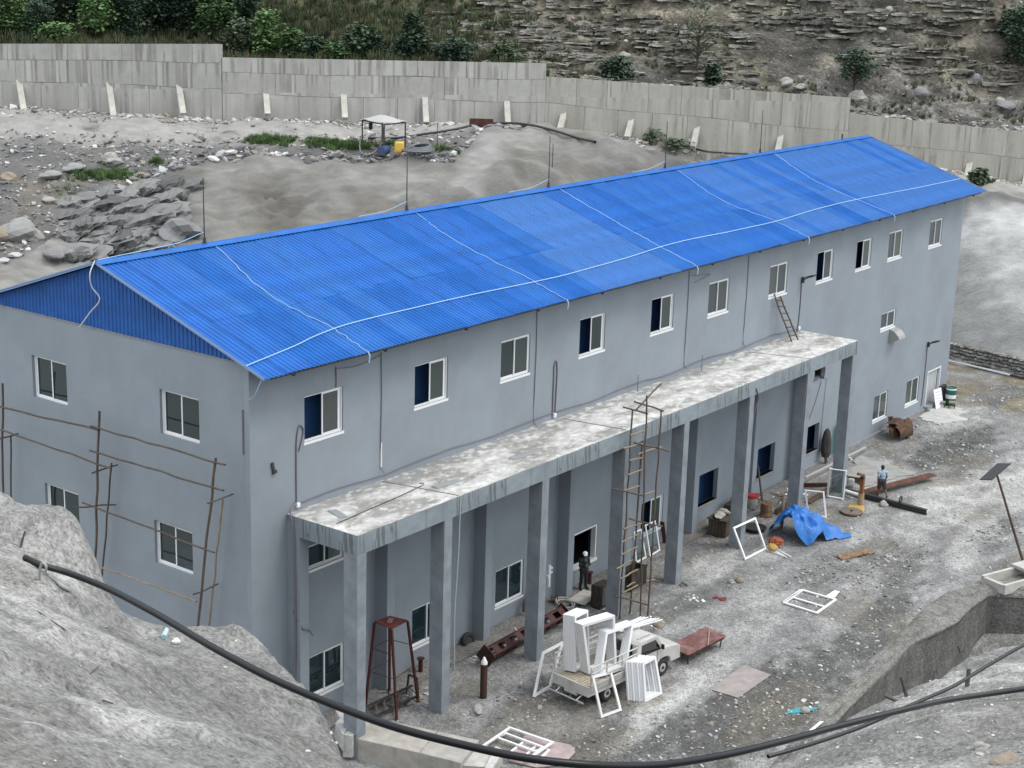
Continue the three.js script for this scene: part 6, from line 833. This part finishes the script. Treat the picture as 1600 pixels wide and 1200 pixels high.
// ---------------------------------------------------------------- people
function sdfGeo(bones, k, cell) {                 // one smooth skin over tapered bones [a, b, ra, rb]
  const mn = V(9, 9, 9), mx = V(-9, -9, -9); for (const [a, b, ra, rb] of bones) { const r = Math.max(ra, rb) + .04; for (const p of [a, b]) { mn.min(V(p[0] - r, p[1] - r, p[2] - r)); mx.max(V(p[0] + r, p[1] + r, p[2] + r)); } }
  const c = mn.clone().add(mx).multiplyScalar(.5), half = Math.max(mx.x - mn.x, mx.y - mn.y, mx.z - mn.z) / 2 + cell * 2, N = Math.ceil(2 * half / cell), mc = new MarchingCubes(N, new THREE.MeshStandardMaterial(), false, false, 90000), hs = N / 2;
  const B = bones.map(([a, b, ra, rb]) => { const d = [b[0] - a[0], b[1] - a[1], b[2] - a[2]]; return [a, d, d[0] * d[0] + d[1] * d[1] + d[2] * d[2] || 1e-9, ra, rb]; });
  for (let z = 0; z < N; z++) for (let y = 0; y < N; y++) for (let x = 0; x < N; x++) {
    const p = [c.x + (x - hs) / hs * half, c.y + (y - hs) / hs * half, c.z + (z - hs) / hs * half]; let D = 9;
    if (p[0] >= mn.x && p[0] <= mx.x && p[1] >= mn.y && p[1] <= mx.y && p[2] >= mn.z && p[2] <= mx.z) for (const [a, d, L2, ra, rb] of B) { const e0 = p[0] - a[0], e1 = p[1] - a[1], e2 = p[2] - a[2], t = clamp((e0 * d[0] + e1 * d[1] + e2 * d[2]) / L2, 0, 1), q = Math.hypot(e0 - d[0] * t, e1 - d[1] * t, e2 - d[2] * t) - (ra + (rb - ra) * t); const h = Math.max(k - Math.abs(D - q), 0) / k; D = Math.min(D, q) - h * h * k * .25; }
    mc.field[N * N * z + N * y + x] = -D;
  }
  mc.isolation = 0; mc.update(); const n = mc.count, pos = new Float32Array(n * 3), nor = new Float32Array(n * 3), uv = new Float32Array(n * 2);
  for (let i = 0; i < n; i++) for (let a = 0; a < 3; a++) { pos[i * 3 + a] = [c.x, c.y, c.z][a] + mc.positionArray[i * 3 + a] * half; nor[i * 3 + a] = mc.normalArray[i * 3 + a]; }
  for (let i = 0; i < n; i++) { uv[i * 2] = pos[i * 3]; uv[i * 2 + 1] = pos[i * 3 + 1]; }
  const g = new THREE.BufferGeometry(); g.setAttribute('position', new THREE.BufferAttribute(pos, 3)); g.setAttribute('normal', new THREE.BufferAttribute(nor, 3)); g.setAttribute('uv', new THREE.BufferAttribute(uv, 2)); g.computeVertexNormals(); return g;
}
function handBones(w, dir, palm, s = 1) {         // wrist, pointing direction, palm normal: palm, four unequal bent fingers, thumb at the side
  const W = V(...w), D = V(...dir).normalize(), Nn = V(...palm).normalize(), S = V().crossVectors(D, Nn).normalize(), o = [], P = (a, b, c) => W.clone().addScaledVector(D, a * s).addScaledVector(S, b * s).addScaledVector(Nn, c * s).toArray();
  o.push([P(0, 0, 0), P(.05, .012, 0), .02, .018], [P(0, 0, 0), P(.055, -.018, 0), .02, .017], [P(.02, .03, 0), P(.075, .028, 0), .014, .012], [P(.03, -.03, 0), P(.07, -.028, 0), .013, .012]);
  [[.03, .085, .038], [.011, .09, .044], [-.010, .088, .040], [-.03, .08, .03]].forEach(([b, a, l]) => { o.push([P(a, b, .002), P(a + l * .8, b, .018), .0095, .009], [P(a + l * .8, b, .018), P(a + l * 1.2, b, .045), .009, .0075]); });
  o.push([P(.015, .035, .005), P(.045, .062, .022), .012, .0105], [P(.045, .062, .022), P(.072, .066, .036), .0105, .008]); return o;
}
function headGeo(c, yaw, pitch) {                 // local head: face along +z
  const b = [[[0, .02, -.015], [0, .05, -.01], .082, .088], [[0, -.045, .02], [0, .0, .02], .052, .07], [[0, -.085, .045], [0, -.075, .05], .028, .03], [[0, -.01, .085], [0, -.028, .103], .012, .014], [[-.02, -.052, .082], [.02, -.052, .082], .011, .011], [[-.078, .0, -.01], [-.08, -.02, -.008], .014, .011], [[.078, .0, -.01], [.08, -.02, -.008], .014, .011], [[-.035, .03, .075], [.035, .03, .075], .014, .014], [[-.032, .008, .078], [-.032, .008, .08], .011, .011], [[.032, .008, .078], [.032, .008, .08], .011, .011]];
  return sdfGeo(b, .025, .006).rotateX(pitch).rotateY(yaw).translate(...c);
}
function person(label, pos, turn, J, o) {
  const t = thing('person', label, 'person', pos, turn), S = o.skin;
  const torso = [[J.pel, J.chest, .115, .13], [[J.sl[0], J.sl[1] - .03, J.sl[2]], [J.sr[0], J.sr[1] - .03, J.sr[2]], .075, .075], [[J.hl[0], J.hl[1], J.hl[2]], [J.hr[0], J.hr[1], J.hr[2]], .105, .105], [J.chest, J.neck, .1, .055], [J.neck, J.head, .055, .05]];
  const arms = [[J.sl, J.el, .052, .042], [J.el, J.wl, .04, .028], [J.sr, J.er, .052, .042], [J.er, J.wr, .04, .028]], legs = [[J.hl, J.kl, .085, .058], [J.kl, J.al, .055, .036], [J.hr, J.kr, .085, .058], [J.kr, J.ar, .055, .036]], feet = [[J.al, [J.tl[0], J.tl[1], J.tl[2]], .042, .034], [J.ar, J.tr, .042, .034]];
  const G = sdfGeo([...torso, ...arms, ...legs, ...feet], .05, .02), hands = [sdfGeo(handBones(J.wl, J.dl, J.pl), .008, .0045), sdfGeo(handBones(J.wr, J.dr, J.pr), .008, .0045)], head = headGeo(J.head.map((v, i) => v + [0, .1, .01][i]), J.yaw, J.pitch);
  part('body', merge([G, ...hands, head]), M(S, .6), t);
  const inf = (L, d) => L.map(([a, b, r, s]) => [a, b, r + d, s + d]);
  part('shirt', sdfGeo(inf([torso[0], torso[1], torso[2], torso[3]].slice(0, o.longshirt ? 4 : 4), .018).concat(inf(o.sleeves ? arms : [arms[0], arms[2]].map(([a, b, r, s]) => [a, a.map((v, i) => lerp(v, b[i], .62)), r, s + .008]), .014)), .05, .018), o.shirt, t);
  const lower = o.shorts ? [legs[0], legs[2]].map(([a, b, r, s]) => [a, a.map((v, i) => lerp(v, b[i], .85)), r, s + .03]) : legs;
  part(o.shorts ? 'shorts' : 'trousers', sdfGeo(inf([[J.pel, J.pel.map((v, i) => v + (i === 1 ? .06 : 0)), .12, .115], torso[2], ...lower], .022), .05, .018), o.lower, t);
  if (!o.barefoot) part('shoes', sdfGeo(inf(feet, .012), .02, .014), mat.black, t);
  const hc = J.head.map((v, i) => v + [0, .1, .01][i]);
  part('hair', sdfGeo([[[0, .045, -.03], [0, .062, -.015], .088, .088], [[0, -.0, -.06], [0, .02, -.05], .06, .07]], .03, .009).rotateX(J.pitch).rotateY(J.yaw).translate(...hc), mat.hair, t);
  if (o.cap) part('cap', merge([strip(new THREE.SphereGeometry(.115, 20, 10, 0, 6.284, 0, 1.55)).translate(0, .045, -.01), strip(new THREE.CylinderGeometry(.08, .08, .012, 18).scale(1, 1, 1.1)).translate(0, .055, .105)].map(g => g.rotateX(J.pitch).rotateY(J.yaw).translate(...hc))), mat.white, t);
  return t;
}
person('person in a white cap, dark green jacket and dark trousers standing before the open window', [18.84, .1, .52], -.35, {
  pel: [0, .92, 0], chest: [0, 1.2, .01], neck: [0, 1.4, .01], head: [0, 1.47, .03], sl: [.19, 1.36, 0], sr: [-.19, 1.36, 0], el: [.25, 1.09, .03], er: [-.24, 1.1, .04], wl: [.06, 1.12, .2], wr: [-.07, 1.3, .2], dl: [-.8, .2, .1], dr: [.3, .8, -.1], pl: [0, -.3, -.9], pr: [0, 0, -1],
  hl: [.09, .9, 0], hr: [-.09, .9, 0], kl: [.11, .49, .03], kr: [-.12, .49, .02], al: [.12, .09, 0], ar: [-.15, .09, -.02], tl: [.14, .04, .17], tr: [-.19, .04, .15], yaw: -.4, pitch: .2,
}, { skin: [.14, .075, .05], shirt: M([.018, .045, .042], .9, { map: rep(grain, .4) }), sleeves: 1, lower: M([.014, .016, .02], .9), cap: 1 });
person('person in a light blue T-shirt and dark shorts walking away across the yard', [39.1, .02, 5.0], 2.45, {
  pel: [0, .9, 0], chest: [0, 1.18, .03], neck: [0, 1.38, .05], head: [0, 1.45, .07], sl: [.19, 1.34, .03], sr: [-.19, 1.34, .03], el: [.27, 1.07, -.06], er: [-.26, 1.07, .06], wl: [.26, .82, -.02], wr: [-.27, .83, .18], dl: [0, -1, .15], dr: [.05, -1, .3], pl: [-1, 0, 0], pr: [1, 0, 0],
  hl: [.09, .88, 0], hr: [-.09, .88, 0], kl: [.1, .47, .1], kr: [-.13, .49, -.1], al: [.1, .08, .14], ar: [-.16, .16, -.36], tl: [.11, .035, .3], tr: [-.18, .04, -.24], yaw: .1, pitch: .15,
}, { skin: [.13, .065, .045], shirt: M([.36, .50, .62], .85, { map: rep(grain, .4) }), shorts: 1, lower: M([.035, .032, .034], .9), barefoot: 1 });

// ---------------------------------------------------------------- trees, shrubs, grass
function leaves(clumps, per, size, cols, sd) {
  const pos = [], col = [], nor = []; let s0 = seed; seed = sd;
  for (const [cx, cy, cz, r] of clumps) { const tone = cols[Math.floor(rnd() * cols.length)], n = Math.round(per * (.6 + .8 * rnd())); for (let i = 0; i < n; i++) {
    let x = rr(-1, 1), y = rr(-1, 1), z = rr(-1, 1); const L = Math.hypot(x, y, z) || 1, k = Math.pow(rnd(), .45) * r / L; x = cx + x * k; y = cy + y * k * .75; z = cz + z * k; const a = rr(0, 6.28), e = rr(-.7, .7), l = size * rr(.6, 1.4), w = l * .5;
    const dx = Math.cos(a) * Math.cos(e) * l, dy = Math.sin(e) * l - l * .2, dz = Math.sin(a) * Math.cos(e) * l, sx = -Math.sin(a) * w, sz = Math.cos(a) * w, sy = rr(-.3, .3) * w;
    const P = [[x, y, z], [x + dx * .5 + sx, y + dy * .5 + sy, z + dz * .5 + sz], [x + dx, y + dy, z + dz], [x + dx * .5 - sx, y + dy * .5 - sy, z + dz * .5 - sz]]; for (const q of [0, 1, 2, 0, 2, 3]) { pos.push(...P[q]); const f = .75 + .5 * hsh(i, sd, pos.length % 7 > 99 ? 1 : 0); col.push(tone[0] * f, tone[1] * f, tone[2] * f); }
  } }
  seed = s0; const g = new THREE.BufferGeometry(); g.setAttribute('position', new THREE.Float32BufferAttribute(pos, 3)); g.setAttribute('color', new THREE.Float32BufferAttribute(col, 3)); g.computeVertexNormals(); return g;
}
const leafM = new THREE.MeshPhysicalMaterial({ color: 0xffffff, vertexColors: true, roughness: .75, side: THREE.DoubleSide, transmission: .0 }), bark = M([.09, .075, .06], .95, { map: rep(woodC, .5) });
const GREEN = { dark: [[.03, .062, .036], [.04, .08, .042], [.024, .05, .03], [.05, .09, .048]], mid: [[.06, .125, .037], [.08, .155, .05], [.045, .1, .032]], light: [[.10, .19, .06], [.125, .225, .075], [.07, .145, .042]], grey: [[.08, .115, .062], [.1, .135, .075], [.06, .09, .05]] };
function tree(name, label, cat, px, py, H, W, tone, sd, o = {}) {   // base pixel on the hillside, height and width in metres
  const p = o.p ?? (o.on ?? onHill)(px, py), t = thing(name, label, cat, [p.x, p.y - .15, p.z], 0, o.group); let s0 = seed; seed = sd * 31 + 5;
  const y0 = H * (o.bare ?? .12), n = Math.round((o.n ?? 16)), clumps = [], twigs = [];
  for (let i = 0; i < n; i++) { const f = (i + .5) / n, a = i * 2.4 + rr(-.4, .4), prof = o.cone ? (1 - f) * .95 + .12 : Math.sqrt(Math.max(.05, 1 - Math.pow(f * 1.7 - .75, 2))), R = W / 2 * prof * rr(.35, .85), y = lerp(y0, H * .92, f), r = (o.cr ?? .3) * W * rr(.6, 1.1) * (o.cone ? .5 + .5 * (1 - f) : 1); const c = [Math.cos(a) * R, y, Math.sin(a) * R, r]; clumps.push(c); twigs.push(rod([rr(-.03, .03), Math.max(.1, y - R * .7), rr(-.03, .03)], [c[0], c[1], c[2]], .02 + .012 * H * (1 - f), .012, 5, false)); }
  seed = s0; part('trunk', merge([rod([0, -.3, 0], [rr(-.1, .1), H * .6, rr(-.1, .1)], .03 + .016 * H, .02 + .006 * H, 7), ...twigs]), bark, t); part('crown', leaves(clumps, o.per ?? 140, o.leaf ?? .26, tone, sd), leafM, t); return t;
}
const T = (l, px, py, H, W, tone, sd, o) => tree('tree', l, 'tree', px, py, H, W, tone, sd, o), B = (l, px, py, H, W, tone, sd, o) => tree('shrub', l, 'shrub', px, py, H, W, tone, sd, { n: 12, per: 130, bare: .02, ...o });
T('bright green broadleaved tree cut by the top left corner of the picture', 12, 62, 5.2, 4.2, GREEN.light, 11, { n: 20 }); T('darker tree filling in behind the bright one at the top left corner', 50, 30, 5, 4.5, GREEN.dark, 12, { n: 20 });
T('brightest light green tree above the leftmost wall', 150, 62, 4.4, 3.4, GREEN.light, 13, { n: 16, bare: .3 }); T('dark tree with a pole like trunk right of the brightest tree', 190, 55, 6, 3.6, GREEN.dark, 14, { n: 18, bare: .3 }); T('dark leafy tree in the middle of the left wood', 235, 52, 6, 4.4, GREEN.dark, 15, { n: 22 }); T('dark leafy tree at the right of the left wood, taller one', 285, 50, 6, 4.6, GREEN.dark, 16, { n: 22 }); T('dark green tree over the right end of the leftmost wall', 325, 62, 5, 3.6, GREEN.mid, 17, { n: 18 }); T('dark tree behind the brightest tree', 105, 34, 5, 4.4, GREEN.dark, 18, { n: 20 });
B('low grass green shrub under the brightest tree', 90, 66, 1.6, 3.4, GREEN.light, 19, { n: 10 }); B('grey green shrub at the step between the first two walls', 375, 82, 2.6, 2.6, GREEN.grey, 20); B('light green shrub behind the second wall near its left end', 415, 82, 3.6, 2.8, GREEN.light, 21, { bare: .1 }); B('mid green shrub behind the second wall right of the light one', 452, 86, 2.2, 2.6, GREEN.mid, 22); B('small dark shrub behind the second wall', 492, 88, 1.6, 2.2, GREEN.dark, 23); B('low green shrub behind the second wall left of the round bush', 525, 90, 1.2, 2, GREEN.mid, 24);
B('round dark bush behind the middle of the second wall', 566, 92, 2.8, 3.0, GREEN.dark, 25, { n: 18 }); B('pointed dark bush like a small fir behind the second wall', 643, 93, 4.0, 3.7, GREEN.dark, 26, { cone: 1, n: 24, per: 170 }); B('low dark bush right of the pointed one', 712, 95, 1.8, 3.0, GREEN.dark, 27); B('sparse low bush near the right end of the second wall', 785, 98, 1.5, 2.8, GREEN.grey, 28); B('dark shrub on the rubble behind the third wall', 962, 122, 1.9, 2.6, GREEN.dark, 29, { n: 12 }); B('small dark shrub at the foot of the thin tall tree', 1112, 132, 1.7, 1.6, GREEN.dark, 30);
T('thin tall tree with sparse foliage before the bare cliff', 1088, 112, 6.4, 4.6, GREEN.grey, 31, { n: 30, per: 26, bare: .28, cr: .17, leaf: .2 }); T('lone small tree with a thin trunk on the scree above the third wall', 1333, 150, 4.0, 4.4, GREEN.dark, 32, { n: 22, per: 95, bare: .42, cr: .15, leaf: .22 }); T('dark tree cut by the right picture edge above the scree', 1597, 105, 5.6, 3.8, GREEN.dark, 33, { n: 22 }); B('weedy shrub under the dark tree at the right edge', 1580, 60, 2.5, 3, GREEN.dark, 34);
B('small dark shrub at the foot of the leftmost wall', 20, 166, 1.3, 1.2, GREEN.dark, 35, { on: onBack }); B('weedy shrub at the foot of the third wall left of its middle', 1018, 218, .7, 2.4, GREEN.grey, 36, { n: 8, per: 50, on: onBack }); B('weedy shrub at the foot of the third wall near its prop', 1056, 226, .5, 2.2, GREEN.grey, 37, { n: 8, per: 40, on: onBack }); B('weedy shrub beside the prop of the lowest wall', 1530, 284, 1.0, 1.4, GREEN.grey, 38, { on: onBack }); B('low weeds before the third wall just above the ridge', 1140, 240, .7, 1.8, GREEN.grey, 39, { on: onBack });
{ const src = T('dark tree among the packed wood at the top left of the picture', 130, 20, 5.2, 4.4, GREEN.dark, 51, { n: 22, group: 'trees packed in the wood at the top left' }); for (const [px, py, k] of [[20, 4, 1], [70, 10, .9], [170, 12, 1], [215, 14, 1.1], [262, 10, .95], [310, 16, 1], [350, 40, .8], [345, 8, .9], [385, 30, .7], [30, 40, .8], [255, 40, .8], [305, 45, .7], [60, 60, .6], [200, 60, .6]]) { const p = onHill(px, py); dup(src, [p.x, p.y - .15, p.z], hsh(px, py) * 6, null, k, 'trees packed in the wood at the top left'); } }
// grass tufts and undergrowth too many to count
function tufts(name, label, n, pick, cols, h) {
  const g = (() => { const pos = []; for (let i = 0; i < 9; i++) { const a = i * 2.4, l = .6 + .4 * hsh(i, 3), w = .09, dx = Math.cos(a), dz = Math.sin(a), o = .16 * hsh(i, 9); pos.push(o * dx - dz * w, 0, o * dz + dx * w, o * dx + dz * w, 0, o * dz - dx * w, (o + .35) * dx, l, (o + .35) * dz); } const b = new THREE.BufferGeometry(); b.setAttribute('position', new THREE.Float32BufferAttribute(pos, 3)); b.computeVertexNormals(); return b; })();
  const m = new THREE.InstancedMesh(g, M([1, 1, 1], .85), n), d = new THREE.Object3D(), c = new THREE.Color(); let k = 0;
  for (let i = 0; i < n * 8 && k < n; i++) { const q = pick(); if (!q) continue; d.position.set(q.x, q.y - .03, q.z); d.rotation.set(rr(-.3, .3), rr(0, 6.28), rr(-.3, .3)); d.scale.setScalar(h * rr(.5, 1.4)); d.updateMatrix(); m.setMatrixAt(k, d.matrix); const t = cols[Math.floor(rnd() * cols.length)], f = rr(.7, 1.25); c.setRGB(t[0] * f, t[1] * f, t[2] * f); m.setColorAt(k, c); k++; } m.count = k; m.name = numbered(name); m.userData = { kind: 'stuff', label }; scene.add(m);
}
const GP = [[420, 222, 45, 8], [545, 231, 40, 7], [500, 226, 30, 5], [165, 277, 60, 9], [245, 256, 12, 4], [600, 228, 20, 5], [690, 236, 30, 4], [1130, 232, 40, 6], [1030, 212, 40, 8], [1540, 285, 20, 5], [110, 300, 40, 10], [220, 395, 20, 8]];
tufts('grass', 'tufts of green grass along the lip of the bench', 1500, () => { const g = GP[Math.floor(rnd() * (rnd() < .75 ? 4 : GP.length))], px = g[0] + g[2] * (rnd() + rnd() - 1), py = g[1] + g[3] * (rnd() + rnd() - 1); const [s, t] = (() => { const p = at(px, py, 106); return toST(p.x, p.z); })(); let p = null; const r = ray(px, py); for (let d = 84; d < 121; d += .4) { const q = CAM.clone().addScaledVector(r, d), [a, b] = toST(q.x, q.z); if (q.y < backH(a, b)) { p = q; break; } } return p; }, [[.06, .12, .03], [.08, .15, .04], [.05, .09, .03], [.1, .14, .05]], .45);
tufts('undergrowth', 'olive undergrowth covering the left part of the hillside', 9000, () => { const s = rr(-55, 10), t = tWall(s) + rr(1, 45); if (rnd() > sstep(6, -14, s) * (.3 + .9 * fbm(s * .2, t * .2, 3, 0, 501))) return; const [x, z] = toXZ(s, t); return { x, y: hillH(s, t), z }; }, [[.05, .07, .028], [.065, .08, .03], [.035, .06, .024], [.085, .085, .04], [.045, .055, .024]], .9);
tufts('undergrowth', 'dry weeds scattered on the bare cliff', 2500, () => { const s = rr(-8, 50), t = tWall(s) + rr(6, 40); if (fbm(s * .25, t * .25, 3, 0, 502) < .52) return; const [x, z] = toXZ(s, t); return { x, y: hillH(s, t), z }; }, [[.11, .10, .06], [.07, .075, .045], [.05, .06, .035]], .5);
scene.traverse(o => { if (o.isMesh) { o.castShadow = true; o.receiveShadow = true; } });
renderer.render(scene, camera);
